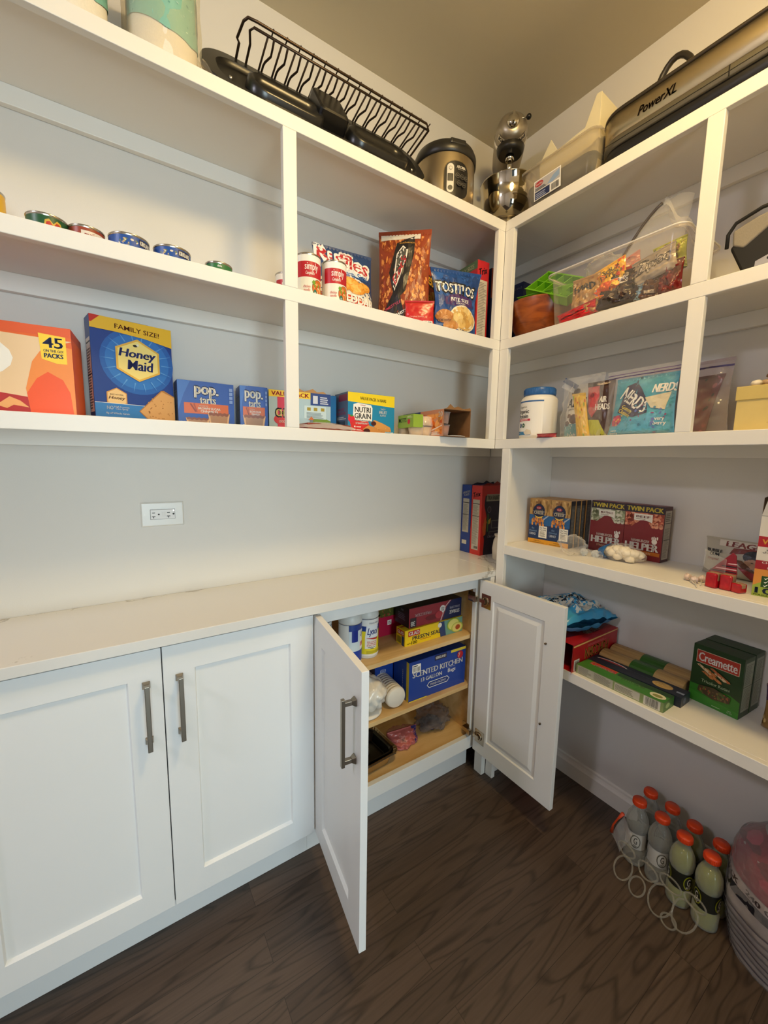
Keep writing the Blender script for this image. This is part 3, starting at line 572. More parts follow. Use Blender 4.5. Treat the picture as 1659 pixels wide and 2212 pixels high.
A_.t('20', 0.93, 0.82, 0.09, 0.20, Wt, 0.03); A_.p([(0.5, 0.1), (0.97, 0.42), (0.97, 0.38), (0.52, 0.04)], '#e8d4c4'); A_.lines(0.72, 0.06, 0.94, 0.2, 3, Wt); mb.build('carton_body', t, 0.0008)
mb = MB(); mb.box(0, 0, 0, wi, dp, 0.0, cb); mb = MB()
mb.prism([(0, 0), (wi, 0), (wi*0.96, 0.010), (wi*0.7, 0.004), (wi*0.5, 0.012), (wi*0.36, 0.006), (wi*0.22, 0.018), (wi*0.1, 0.003)], cb, 0.001, (0, 0, hh), (1, 0, 0), (0, 0, 1)); mb.build('torn_flap', t)
mb = MB(); mb.prism([(0.02, 0), (wi*0.8, 0), (wi*0.6, 0.012), (wi*0.3, 0.008)], mat('#d9d6d0', 0.7), 0.001, (0, -0.001, 0.0022), (1, 0, 0), (0, -0.5, 0.2)); mb.build('torn_flap', t)
for k in range(2):
    c = thing('fruit_cup', 'plastic cup of orange fruit, %s of the two inside the torn carton' % ('lower' if k == 0 else 'upper'), 'cup', (-0.5605, -0.262, ZB+0.0022+0.0455*k), 0)
    mb = MB(); mb.lathe([(0.024, 0.001), (0.030, 0.038)], mat('#b5712a', 0.35, noise_amt=0.25, nscale=60), 20); mb.build('fruit', c)
    mb = MB(); mb.lathe([(0.0245, 0), (0.0255, 0.002), (0.031, 0.040), (0.034, 0.0415)], film('#fff6e6', 0.2, 0.5), 20, caps=False); mb.build('cup', c)

# ================================================================ left run, middle shelf (z = SH[1])
def can(name, label, x, y, z, r, h, side, rz=0.0, lid='#b9b2a4', art=None, group=None, tilt=None, cat='can'):
    t = thing(name, label, cat, (x, y, z), rz if tilt is None else tilt, group); mm = mat(lid, 0.25, 1.0)
    mb = MB(); mb.lathe([(r*0.93, 0.0), (r, 0.001), (r, 0.0035), (r*0.985, 0.005)], mm, 40); mb.lathe([(r*0.985, 0.005), (r*0.985, h-0.005)], ink(side), 40, caps=False)
    if art: art(Art(mb, cyl_map(r*0.985, 0.005, h-0.005, -PI, 0), tol=0.05))
    mb.build('can_body', t)
    mb = MB(); mb.lathe([(r*0.985, h-0.005), (r, h-0.0035), (r*1.01, h-0.001), (r, h), (r*0.95, h-0.0005), (r*0.93, h-0.004), (r*0.6, h-0.0035), (r*0.55, h-0.003), (0, h-0.003)], mm, 40, caps=False); mb.build('lid', t)
    return t
def soup(a):
    a.r(0.05, 0.83, 0.95, 1, Wt); a.r(0.05, 0.42, 0.95, 0.83, '#b8202c'); a.t('simply', 0.42, 0.68, 0.34, 0.25, Wt, 0.01); a.t("Campbell's", 0.38, 0.52, 0.22, 0.11, Wt, 0.02, 0.3)
    a.r(0.05, 0, 0.95, 0.42, '#e9e4d4'); a.e(0.62, 0.16, 0.20, 0.24, '#8b5a34', 24); a.e(0.62, 0.16, 0.185, 0.22, '#cf6a24', 24)
    a.scatter(0.48, 0.01, 0.76, 0.33, 44, ('#f0c080', '#b5421c', '#e7913f', '#f2e0b8', '#7c9b36'), 0.008, 0.028, 6, 2.0)
    a.p([(0.42, 0.30), (0.46, 0.36), (0.51, 0.33), (0.50, 0.26), (0.46, 0.22)], '#6d9c2c'); a.t('chicken\nnoodle', 0.30, 0.13, 0.17, 0.16, '#c33a2e', 0.0, 0.2); a.e(0.50, 0.03, 0.045, 0.09, '#1f6e5a'); a.t('100%', 0.50, 0.03, 0.05, 0.05, Wt, 0.02)
can('soup_can', 'red and white soup can against the divider post', -1.0780, -0.2420, ZM, 0.0370, 0.113, '#e9e4d4', 0.15, art=soup, group=None)
can('soup_can', 'red and white soup can overlapping the blue chip bag', -0.9960, -0.2480, ZM, 0.0370, 0.113, '#e9e4d4', 0.12, art=soup)
can('soup_can', 'third soup can, standing back near the wall, mostly hidden behind the divider post', -1.0850, -0.0900, ZM, 0.0370, 0.113, '#e9e4d4', 0.0, art=soup)
can('food_can', 'yellow can at the far left of the middle shelf', -1.7900, -0.1100, ZM, 0.037, 0.112, '#e0b023', 0.5, art=lambda a: (a.r(0, .1, .35, .9, '#2d3f7a'), a.t('CORN', .5, .7, .2, .2, '#3a4b1c', .03), a.r(.55, .2, .75, .5, '#b8922a')))
can('food_can', 'green tomato can with red and gold emblem, only its top showing over the shelf edge', -1.6740, -0.2080, ZM, 0.0375, 0.044, '#1d4f2c', 0.35, art=lambda a: (a.p([(.34, 0), (.38, .75), (.44, .85), (.5, .6), (.56, .85), (.62, .75), (.66, 0)], '#c9a23a'), a.p([(.36, 0), (.40, .65), (.45, .72), (.5, .45), (.55, .72), (.60, .65), (.64, 0)], '#b5281c')))
can('food_can', 'reddish-brown can with a white meijer strip, second of the low cans', -1.6040, -0.2060, ZM, 0.0350, 0.043, '#8f3a22', 0.25, art=lambda a: (a.r(.33, .1, .75, .8, '#d9cfc2'), a.t('meijer', .52, .5, .26, .42, '#8f2a26', .02)))
def kirk(a): a.r(0, 0.0, 1, 0.75, '#1c4a94'); a.scatter(0.18, 0.3, 0.48, 0.8, 20, ('#6d7f3a', '#b9a27c', '#d6c9b2'), 0.012, 0.03, 4, 3); a.r(.50, .5, .74, .92, '#2a1f2c'); a.t('KIRKLAND', .62, .71, .21, .28, Wt, .03); a.r(.3, .0, .8, .35, '#2766bb')
can('food_can', 'blue can with KIRKLAND label, left of the touching blue pair', -1.5220, -0.2150, ZM, 0.0425, 0.044, '#1c4a94', 0.45, art=kirk)
can('food_can', 'blue can with KIRKLAND label, right of the touching blue pair', -1.4300, -0.2130, ZM, 0.0425, 0.044, '#1c4a94', 0.2, art=kirk)
can('food_can', 'small green can standing alone towards the divider post', -1.3200, -0.2150, ZM, 0.0340, 0.038, '#2d6b3a', 0.1, art=lambda a: (a.t('dole', .42, .8, .1, .2, Wt, .02), a.r(.3, 0, .8, .5, '#2a241c')))

def bag(name, label, cat, A, B, h, t, z, base, art=None, lean=0.0, fat=0.5, wr=0.10, seed=1, crimp=0.045, warp=None, rough=0.3, back=None, taper=0.06, group=None, m=None, clear=False, parts=()):
    """pillow bag standing between A and B (its left and right foot as seen); lean tips it backwards"""
    w = math.dist(A, B); rz = math.atan2(B[1]-A[1], B[0]-A[0]); T = thing(name, label, cat, ((A[0]+B[0])/2, (A[1]+B[1])/2, z), rz, group)
    def prof(u, v):
        e = max(0.0, min(1.0, (v - 0.0) / 0.10)) ** 0.5; k = max(0.0, min(1.0, (1 - crimp - v) / (0.95 - fat*0.5)))
        return (max(0, math.sin(PI*u)) ** 0.55) * min(1.0, e + 0.25) * (k ** 0.5 if k > 0 else 0)
    def pt(u, v, s, l=0.0):
        n = noise.noise(Vector((u*5.0+seed*3.1, v*6.0, seed*1.7))) + 0.6*noise.noise(Vector((u*13.0+seed, v*11.0, seed*2.9)))
        p = prof(u, v); y = -s*(t/2*p*(1+0.0*n) + wr*t*n*min(1, 3*p) ) - s*(l + 0.0008)
        x = (u-0.5)*w*(1 - taper*math.sin(PI*min(1, v*1.0)) * (1 if v < 1-crimp else 0.2)); zz = v*h + 0.0006
        if v > 1-crimp: y += 0.0012*math.sin(v*300)
        y += lean*h*v*v
        if warp: x, y, zz = warp(x, y, zz, u, v)
        return (x, y, zz)
    mm = m or mat(base, rough, 0, 0.6, 0, 1, 0.25, 45); mb = MB(); NU, NV = 28, 30
    mb.grid(lambda u, v: pt(u, v, 1), NU, NV, mm); mb.grid(lambda u, v: pt(1-u, v, -1), NU, NV, mm)
    if art: art(Art(mb, lambda u, v, l: pt(min(1, max(0, u)), min(1, max(0, v)), 1, l+0.0002), tol=0.07, step=0.00018))
    mb.build('bag_body' if not clear else 'clear_film', T)
    mb = MB(); mb.grid(lambda u, v: pt(u, 1-crimp+crimp*v, 1, 0.0008), NU, 2, mm); mb.build('top_seal', T)
    return T, pt
def ruffles(a):
    a.r(0.02, 0.0, 0.98, 1, '#23406f'); a.p([(0.02, 0), (0.98, 0), (0.98, 0.34), (0.8, 0.55), (0.5, 0.62), (0.2, 0.58), (0.02, 0.5)], '#e6dfd0'); a.p([(0.02, 0), (0.98, 0), (0.98, 0.2), (0.7, 0.30), (0.3, 0.36), (0.02, 0.3)], '#d4471f')
    a.t('Ruffles', 0.48, 0.82, 0.92, 0.26, Wt, 0.12, rot=-0.14); a.t('Ruffles', 0.48, 0.82, 0.86, 0.22, '#b92a30', 0.05, rot=-0.14); a.p([(0.3, 0.62), (0.42, 0.7), (0.5, 0.64), (0.6, 0.71), (0.74, 0.60)], '#d8dfe6'); a.t('Party Size!', 0.66, 0.61, 0.46, 0.11, '#2d62a4', 0.03)
    for q in ((0.52, 0.49, 0.20, 0.09), (0.66, 0.42, 0.16, 0.08), (0.80, 0.47, 0.13, 0.07), (0.40, 0.43, 0.15, 0.07)): a.e(*q, '#d98f2e', 12); a.e(q[0], q[1]+0.01, q[2]*0.8, q[3]*0.7, '#e8ac4c', 12)
    a.t('CHEDDAR', 0.60, 0.27, 0.74, 0.12, Wt, 0.03, rot=-0.06); a.t('& SOUR CREAM', 0.62, 0.15, 0.7, 0.08, Wt, 0.02, rot=-0.06)
bag('chip_bag', 'blue and orange ridged potato chip bag leaning behind the two soup cans', 'bag', (-1.0080, -0.1300), (-0.7950, -0.1500), 0.232, 0.075, ZM, '#23406f', ruffles, 0.10, seed=2, wr=0.07)
def dots(a):
    a.r(0.02, 0, 0.98, 1, '#8f3a1c'); a.scatter(0.03, 0.02, 0.97, 0.93, 420, ('#c06a2c', '#a34f20', '#d98a44', '#7a2f16', '#e09a58', '#93441d'), 0.018, 0.038, 11, 1.1, 5); a.r(0.05, 0.90, 0.80, 0.96, '#d9d2c6')
    a.p([(0.02, 0), (0.6, 0), (0.32, 0.32), (0.22, 0.55), (0.36, 0.86), (0.7, 0.93), (0.7, 0.75), (0.55, 0.35), (0.1, 0.12)], '#1d1a1c'); a.p([(0.30, 0.42), (0.36, 0.74), (0.48, 0.83), (0.58, 0.78), (0.56, 0.70), (0.44, 0.50), (0.34, 0.36)], '#e4ded2')
    a.p([(0.33, 0.44), (0.38, 0.73), (0.48, 0.81), (0.55, 0.77), (0.53, 0.69), (0.42, 0.5)], '#4a4a44'); a.t("Dot's", 0.42, 0.58, 0.34, 0.10, '#b8242c', 0.03, 0.2, 0.9); a.t('authentic', 0.56, 0.86, 0.3, 0.02, '#b98a3a', 0.01); a.t('PRETZEL TWISTS', 0.34, 0.10, 0.5, 0.03, Wt, 0.03, rot=0.25)
    a.t('HOMESTYLE', 0.28, 0.2, 0.4, 0.03, '#b8405a', 0.02, rot=0.25)
bag('pretzel_bag', 'tall brown bag printed with pretzel twists, highest bag on the middle shelf', 'bag', (-0.7600, -0.1200), (-0.6200, -0.2450), 0.335, 0.07, ZM, '#8f3a1c', dots, 0.05, seed=3, wr=0.06)
bag('snack_pouch', 'small red resealable pouch in front of the pretzel bag', 'pouch', (-0.7150, -0.2280), (-0.6300, -0.2840), 0.080, 0.022, ZM, '#c01f22', lambda a: (a.r(.03, .9, .97, .93, '#8f1414'), a.r(.62, .02, .95, .14, Wt), a.bars(.64, .03, .93, .12, 14), a.t('Original Flavor', .4, .3, .5, .08, '#e9b0a8')), 0.05, seed=5, wr=0.05)
def cheetos(a):
    a.r(0.02, 0, 0.98, 1, '#b3471c'); a.r(0.02, 0, 0.98, 0.55, '#b32a1a'); a.scatter(0.03, 0.42, 0.97, 0.62, 40, ('#e8a52c', '#d9541c', '#f2c84a'), 0.03, 0.07, 8, 1.5, 5)
    a.t('Cheetos', 0.46, 0.80, 0.98, 0.20, Bk, 0.14, rot=-0.1); a.t('Cheetos', 0.46, 0.80, 0.9, 0.17, '#e2b13a', 0.06, rot=-0.1); a.t('Flamin', 0.60, 0.50, 0.55, 0.10, '#f2d23a', 0.03, 0.3)
    a.p([(0.08, 0.30), (0.3, 0.40), (0.62, 0.36), (0.92, 0.30), (0.86, 0.2), (0.4, 0.14), (0.12, 0.2)], '#9fb53c'); a.e(0.5, 0.27, 0.28, 0.07, '#e6ddc4'); a.e(0.42, 0.12, 0.34, 0.06, '#d8c63a'); a.scatter(0.1, 0.02, 0.9, 0.34, 26, ('#c2421c', '#7c9b2c', '#e8d9b0'), 0.02, 0.05, 4)
bag('chip_bag', 'orange and red flame-printed crunchy snack bag beside the pretzel bag', 'bag', (-0.6120, -0.1600), (-0.4850, -0.1400), 0.272, 0.050, ZM, '#a8401c', cheetos, 0.08, seed=7, wr=0.07)
def tostitos(a):
    a.r(0.02, 0, 0.98, 1, '#1c4a8e'); a.scatter(0.03, 0.05, 0.97, 0.97, 50, ('#2a5fa8', '#163c78'), 0.04, 0.12, 3, 1.0, 8); a.p([(0.16, 0.56), (0.5, 0.64), (0.86, 0.58), (0.9, 0.46), (0.5, 0.42), (0.2, 0.44)], '#4a2a66')
    a.t('TOSTITOS', 0.46, 0.70, 0.90, 0.17, Bk, 0.09, rot=-0.02); a.t('TOSTITOS', 0.46, 0.70, 0.86, 0.15, Wt, 0.03, rot=-0.02); a.t('BITE SIZE', 0.54, 0.53, 0.44, 0.06, Wt, 0.02); a.t('ROUNDS', 0.54, 0.47, 0.2, 0.025, Wt, 0)
    a.e(0.60, 0.24, 0.33, 0.21, '#e8dcc0', 24); a.e(0.60, 0.24, 0.30, 0.19, '#caa15a', 24)
    for i, (x, y) in enumerate(((0.50, 0.34), (0.68, 0.36), (0.60, 0.27), (0.78, 0.25), (0.45, 0.24), (0.66, 0.17), (0.53, 0.15))): a.e(x, y, 0.11, 0.075, ('#d9b36a', '#e6c680', '#c8984c')[i % 3], 12)
    a.e(0.17, 0.24, 0.17, 0.11, '#b8783c', 14); a.e(0.30, 0.10, 0.16, 0.08, '#c08444', 14); a.t('TOSTITOS', 0.16, 0.17, 0.26, 0.035, Bk, 0.02)
bag('chip_bag', 'dark blue bite-size tortilla chip bag standing in front of the red cereal box', 'bag', (-0.5880, -0.2300), (-0.4020, -0.2560), 0.222, 0.06, ZM, '#1c4a8e', tostitos, 0.06, seed=9, wr=0.09, warp=lambda x, y, z, u, v: (x + 0.03*(u-0.3)*max(0, v-0.55)*3, y, z + 0.018*u*max(0, v-0.6)*2.5))
def trix_side(a): a.r(0, 0, 1, 1, '#c2282e'); a.t('Trix', 0.48, 0.88, 0.72, 0.085, '#221a24', 0.06, rot=0.08); a.r(0.12, 0.06, 0.88, 0.77, '#cfc5b2'); a.lines(0.16, 0.09, 0.84, 0.75, 34, '#8b8478', 5, 0.5)
def trix_front(a): a.r(0, 0, 1, 1, '#b5252b'); a.r(0, 0.9, 1, 1, '#4f6a4a'); a.t('FAMILY SIZE', 0.6, 0.945, 0.6, 0.05, '#c9c19a', 0.03); a.t('Trix', 0.5, 0.6, 0.7, 0.2, '#221a24', 0.06)
carton('cereal_box', 'red family size cereal box behind the dark blue chip bag on the middle shelf', 'box', (-0.3780, -0.2320), (-0.3190, -0.2360), 0.190, 0.300, ZM, '#b5252b', front=trix_side, left=trix_front)
carton('cereal_box', 'navy and orange cereal box tucked behind the corner post next to the red one', 'box', (-0.2960, -0.2290), (-0.2420, -0.2330), 0.186, 0.292, ZM, '#1c2a5c', front=lambda a: (a.r(0, .62, 1, 1, '#a8502a'), a.e(.5, .22, .4, .07, '#b83a2c'), a.lines(.2, .4, .8, .58, 9, '#8f93a8')))
carton('cereal_box', 'dark navy cereal box in the corner behind the wooden bowl', 'box', (-0.1100, -0.0500), (-0.1100, -0.2360), 0.055, 0.284, ZM, '#14204a', front=lambda a: (a.t('2 BAGS', .86, .93, .2, .03, '#b9bccb', .02), a.t('0', .8, .6, .12, .1, '#b9bccb', .03), a.t('PROTEIN', .8, .48, .25, .03, '#8a5a7a', .02)))
# ================================================================ right run, middle shelf
SW = lambda cols, seed, n=60, r=(0.02, 0.06): (lambda a: (a.scatter(0.02, 0.02, 0.98, 0.98, n, cols, r[0], r[1], seed, 1.2, 6)))
t = thing('wooden_bowl', 'round reddish-brown wooden bowl in the corner of the middle right shelf', 'bowl', (-0.1650, -0.3720, ZM))
mb = MB(); wm = wood('#6e2f10', '#a3541f', (10, 10, 26), 0.28, 'bowl_wood')
mb.lathe([(0.045, 0), (0.056, 0.001), (0.066, 0.008), (0.090, 0.032), (0.108, 0.062), (0.120, 0.095), (0.1285, 0.132), (0.1285, 0.134), (0.1235, 0.134), (0.115, 0.096), (0.102, 0.066), (0.080, 0.040), (0.050, 0.020), (0, 0.015)], wm, 56, caps=False); mb.build('bowl_body', t)
def icetray(name, label, loc, U, N):
    t = thing(name, label, 'ice tray', loc); U = Vector(U).normalized(); N = Vector(N); N = (N - U*N.dot(U)).normalized(); X = U.cross(N); P = Vector(loc) - (X*0.115 if X.z > 0 else X*0)
    t.matrix_world = Matrix.Translation(P) @ Matrix((X, U, N)).transposed().to_4x4(); mb = MB(); g = mat('#6cae1e', 0.4, 0, 0.5); w, d, h, k = 0.115, 0.19, 0.034, 0.004
    mb.box(0, 0, 0, w, d, 0.003, g); mb.box(0, 0, 0, k, d, h, g); mb.box(w-k, 0, 0, w, d, h, g); mb.box(k, 0, 0, w-k, k, h, g); mb.box(k, d-k, 0, w-k, d, h, g)
    mb.box(-0.003, -0.003, h-0.003, 0.0, d+0.003, h, g); mb.box(w, -0.003, h-0.003, w+0.003, d+0.003, h, g); mb.build('tray_body', t, 0.001)
    mb = MB(); mb.box(w*0.5-0.0015, k, 0.003, w*0.5+0.0015, d-k, h-0.002, g)
    for q in range(1, 5): mb.box(k, d*q/5-0.0015, 0.003, w*0.5-0.0015, d*q/5+0.0015, h-0.002, g); mb.box(w*0.5+0.0015, d*q/5-0.0015, 0.003, w-k, d*q/5+0.0015, h-0.002, g)
    mb.build('dividers', t); return t
icetray('ice_tray', 'lime green ice cube tray tilted up on the wooden bowl, upper of the two', (-0.150, -0.385, ZM+0.229), (0.023, -0.903, -0.429), (-0.667, -0.333, 0.667))
icetray('ice_tray', 'lime green ice cube tray lying lower in the wooden bowl', (-0.130, -0.325, ZM+0.172), (0.0, -0.98, -0.10), (-0.35, -0.10, 0.93))

t = thing('plastic_bin', 'clear plastic bin heaped with bags of candy on the middle right shelf', 'bin', (-0.2860, -0.5050, ZM+0.0004), math.radians(-90))
def binshell(mb, w, d, h, m, fl=0.03, r=0.03, lip=0.008, z0=0.0, n=6, th=0.0):
    """open tub: rounded rectangle that widens towards the rim; w along x, d along y"""
    def ring(e, z):
        pts = []; W_, D_ = w+2*e, d+2*e
        for cx, cy, a0 in ((W_-r-e, D_-r-e, 0), (r-e, D_-r-e, PI/2), (r-e, r-e, PI), (W_-r-e, r-e, 1.5*PI)):
            for k in range(n+1): a = a0 + PI/2*k/n; pts.append((cx+r*math.cos(a), cy+r*math.sin(a), z))
        return pts
    R = [ring(0.0, z0+0.0005), ring(fl*0.3, z0+h*0.3), ring(fl*0.9, z0+h*0.9), ring(fl, z0+h), ring(fl+lip, z0+h), ring(fl+lip, z0+h-0.008)]
    N = len(R[0]); vs = [p for q in R for p in q]; fs = [tuple(reversed(range(N)))]
    for j in range(len(R)-1): fs += [(j*N+i, j*N+(i+1) % N, (j+1)*N+(i+1) % N, (j+1)*N+i) for i in range(N)]
    mb.add(vs, fs, m, True); return R
mb = MB(); BINM = film('#fbf6ef', 0.07, 0.30, 0.12, '#f4eee4'); binshell(mb, 0.375, 0.215, 0.168, BINM, 0.012, 0.03, 0.009); mb.build('bin_body', t)
mb = MB(); R = binshell(MB(), 0.375, 0.215, 0.168, BINM, 0.012, 0.03, 0.009)
mb.tube(R[4], 0.0022, film('#ffffff', 0.45, 0.8, 0.15), 6, True); mb.build('rim', t)
def candy(name, label, loc, rot, w, h, th, base, art=None, seed=1, cat='candy bag', group=None):
    T, pt = bag(name, label, cat, (0, 0), (w, 0), h, th, 0, base, art, 0, 0.4, 0.35, seed, 0.04, None, 0.22, group=group)
    T.location = (loc[0], loc[1]-w/2, loc[2]); T.rotation_euler = rot; return T
rr = math.radians
candy('candy_bag', 'tan bag of hard candy at the left end of the clear bin', (-0.272, -0.565, ZM+0.012), (rr(-4), 0, rr(-88)), 0.10, 0.125, 0.03, '#b08a58', lambda a: (SW(('#8a5a2c', '#d9c29a', '#c79a4a'), 3, 40)(a), a.t('HARD', .45, .72, .7, .16, Bk, .05)), 21)
candy('candy_bag', 'yellow, orange and blue sour candy bag at the front of the clear bin', (-0.268, -0.645, ZM+0.055), (rr(-8), rr(-14), rr(-90)), 0.105, 0.10, 0.028, '#e8b52c', lambda a: (a.r(0, 0, .16, 1, '#5a9cc4'), a.p([(0, 0), (1, 0), (1, .3), (.2, .42), (0, .2)], '#d9541c'), SW(('#f2d25a', '#e8792c', '#d9461c'), 5, 30, (.04, .1))(a), a.t('SOUR\nPATCH', .6, .66, .6, .34, '#5a4a12', .04)), 22)
candy('candy_bag', 'dark brown bag of small chocolate bars in the middle of the clear bin', (-0.274, -0.655, ZM+0.014), (rr(-5), 0, rr(-90)), 0.13, 0.098, 0.03, '#2e1c16', lambda a: (a.r(.1, .62, .72, .84, Wt), a.t('SNICKERS', .41, .73, .56, .14, '#23409a', .04), SW(('#4a3022', '#6e6258', '#1a120e'), 6, 40, (.03, .09))(a)), 23)
candy('candy_bag', 'bright red bag lying along the bottom front corner of the clear bin', (-0.277, -0.530, ZM+0.004), (rr(10), rr(-8), rr(-90)), 0.135, 0.04, 0.022, '#c4161e', lambda a: (a.r(.1, .5, .8, .62, '#5a0a10'),), 24)
candy('candy_bag', 'grey zip bag printed ZIPLOC in the right half of the clear bin', (-0.272, -0.765, ZM+0.060), (rr(-6), rr(-12), rr(-90)), 0.115, 0.075, 0.02, '#a59b90', lambda a: (a.t('Ziploc', .5, .55, .8, .55, '#4a4440', .07, .25), a.t('Ziploc', .5, .55, .76, .48, '#cfc8be', .02, .25)), 25)
candy('candy_bag', 'yellow-green bag in the right end of the clear bin', (-0.235, -0.800, ZM+0.075), (rr(-4), rr(-6), rr(-88)), 0.085, 0.088, 0.05, '#a3a83a', SW(('#6e7a1c', '#c9c25a', '#8a5a3c', '#3c4a1c'), 8, 60), 26)
candy('candy_bag', 'dark red bag at the right end bottom of the clear bin', (-0.262, -0.828, ZM+0.010), (0, 0, rr(-90)), 0.060, 0.085, 0.04, '#6e1c1c', SW(('#8a2a2c', '#3c1616', '#a8655a'), 9, 30), 27)
candy('candy_bag', 'brown and blue wrapped candy bag low in the right half of the clear bin', (-0.271, -0.770, ZM+0.008), (rr(-3), rr(3), rr(-90)), 0.06, 0.06, 0.03, '#5a3c2e', lambda a: (a.p([(0, 0), (.3, 0), (.4, 1), (.05, 1)], '#8fb5d4'), a.r(.5, .2, .95, .36, '#c9bfb2')), 28)
candy('candy_bag', 'red and white bag lying across the top of the clear bin', (-0.20, -0.590, ZM+0.10), (rr(-12), rr(-20), rr(-84)), 0.17, 0.075, 0.04, '#c2452e', SW(('#e8dccf', '#d97a3c', '#a8201c', '#f0e2c4'), 10, 50), 29)
candy('candy_bag', 'orange and cream bag at the top rear of the clear bin', (-0.16, -0.700, ZM+0.10), (rr(-6), rr(-16), rr(-90)), 0.15, 0.080, 0.05, '#b56a3c', SW(('#e8d4a8', '#8a3c1c', '#d98a4a'), 11, 50), 30)
def crumple(name, label, cat, loc, sz, m, seed, rz=0.0, n=18, amt=0.35, flat=0.0006, parent=None):
    t = thing(name, label, cat, loc, rz) if parent is None else parent; mb = MB(); rnd = random.Random(seed)
    def f(u, v):
        th = PI*(0.02+0.96*v); ph = 2*PI*u; d = Vector((math.sin(th)*math.cos(ph), math.sin(th)*math.sin(ph), math.cos(th)))
        q = 1 + amt*0.8*(abs(noise.noise(d*2.0+Vector((seed, 0, 0))))*2 - 0.5) + amt*0.28*abs(noise.noise(d*4.5+Vector((0, seed, 0))))
        return (d.x*q*sz[0], d.y*q*sz[1], max(flat, sz[2]*(1+d.z*q)))
    mb.grid(f, n*2, n, m); mb.build('film', t); return t
CL = film('#fdfcfa', 0.05, 0.38, 0.10, '#ffffff', 0.6)
crumple('plastic_bag', 'clear crumpled bag poking out of the top left of the candy bin', 'bag', (-0.18, -0.620, ZM+0.160), (0.045, 0.060, 0.028), CL, 4)
# zip bag arching out of the bin, with its zip strip and red slider end
t = thing('zip_bag', 'clear zip bag with grey strip arching up out of the candy bin', 'bag', (-0.175, -0.760, ZM+0.15)); mb = MB()
arc = [(-0.01, 0.085-0.19*k/14, 0.005+0.155*math.sin(PI*(0.06+0.60*k/14))) for k in range(15)]
vs = []; fs = []
for k, p in enumerate(arc): vs += [(p[0]-0.02, p[1]*0.9, 0.0), (p[0]-0.012, p[1]*0.95, p[2]*0.5), p]
for k in range(14): fs += [(3*k, 3*k+3, 3*k+4, 3*k+1), (3*k+1, 3*k+4, 3*k+5, 3*k+2)]
mb.add(vs, fs, CL, True); mb.build('bag_film', t, solid=0.0008)
mb = MB(); mb.tube(arc[:9], 0.005, mat('#57504c', 0.25, 0, 0.6), 8); mb.build('zip_strip', t)
mb = MB(); mb.tube([(-0.012, 0.120, -0.02), (-0.010, 0.100, 0.0), (-0.008, 0.086, 0.018)], 0.006, mat('#c8202a', 0.35), 8); mb.build('zip_end', t)
mb = MB(); mb.grid(lambda u, v: (-0.02+0.05*v, -0.03-0.09*u, 0.02+0.135*(1-u)*0.9+0.02*math.sin(6*v)+0.012*math.sin(9*u+4*v)), 10, 8, CL); mb.build('bag_fold', t, solid=0.0006)

# black and grey case at the right edge of the frame
t = thing('tool_case', 'black and grey soft case with silver latch and steel plate at the right frame edge', 'case', (-0.2150, -0.9700, ZM+0.0006), rr(-90))
mb = MB(); bk = mat('#15130f', 0.55, 0, 0.4); mb.prism([(0.042, 0), (0.32, 0), (0.36, 0.165), (0.20, 0.155), (0.10, 0.150), (0.03, 0.125), (0.0, 0.095)], bk, -0.15, (0, 0, 0), (1, 0, 0), (0, 0, 1)); mb.build('case_body', t, 0.006, 3)
mb = MB(); gy = mat('#8d867b', 0.8, 0, 0.3, 0.06, 300); mb.prism([(0.006, 0.098), (0.030, 0.085), (0.075, 0.118), (0.15, 0.138), (0.36, 0.150), (0.36, 0.170), (0.14, 0.166), (0.05, 0.150), (0.004, 0.134)], gy, -0.156, (0, -0.003, 0), (1, 0, 0), (0, 0, 1)); mb.build('grey_flap', t, 0.005, 3)
mb = MB(); mb.tube([(-0.004, -0.006, 0.095), (-0.004, -0.006, 0.128), (0.010, -0.006, 0.150), (0.06, -0.006, 0.166), (0.36, -0.006, 0.176)], 0.0045, bk, 8); mb.build('piping', t)
mb = MB(); mb.box(0.085, -0.012, 0.118, 0.22, -0.006, 0.124, M_CHROME); mb.box(0.083, -0.010, 0.108, 0.22, -0.006, 0.114, M_CHROME); mb.build('latch', t, 0.001)
mb = MB(); st = mat('#b9b1a2', 0.35, 1.0); mb.prism([(0.058, 0), (0.25, 0), (0.25, 0.09), (0.105, 0.062), (0.095, 0.052), (0.060, 0.040)], st, 0.0025, (0, -0.010, 0), (1, 0, 0), (0, 0, 1))
for c in ((0.085, 0.040), (0.088, 0.022)): mb.lathe([(0.0035, 0), (0.0035, 0.0006)], bk, 12, (c[0], -0.0132, c[1]), ax='y')
mb.build('steel_plate', t, 0.0008)

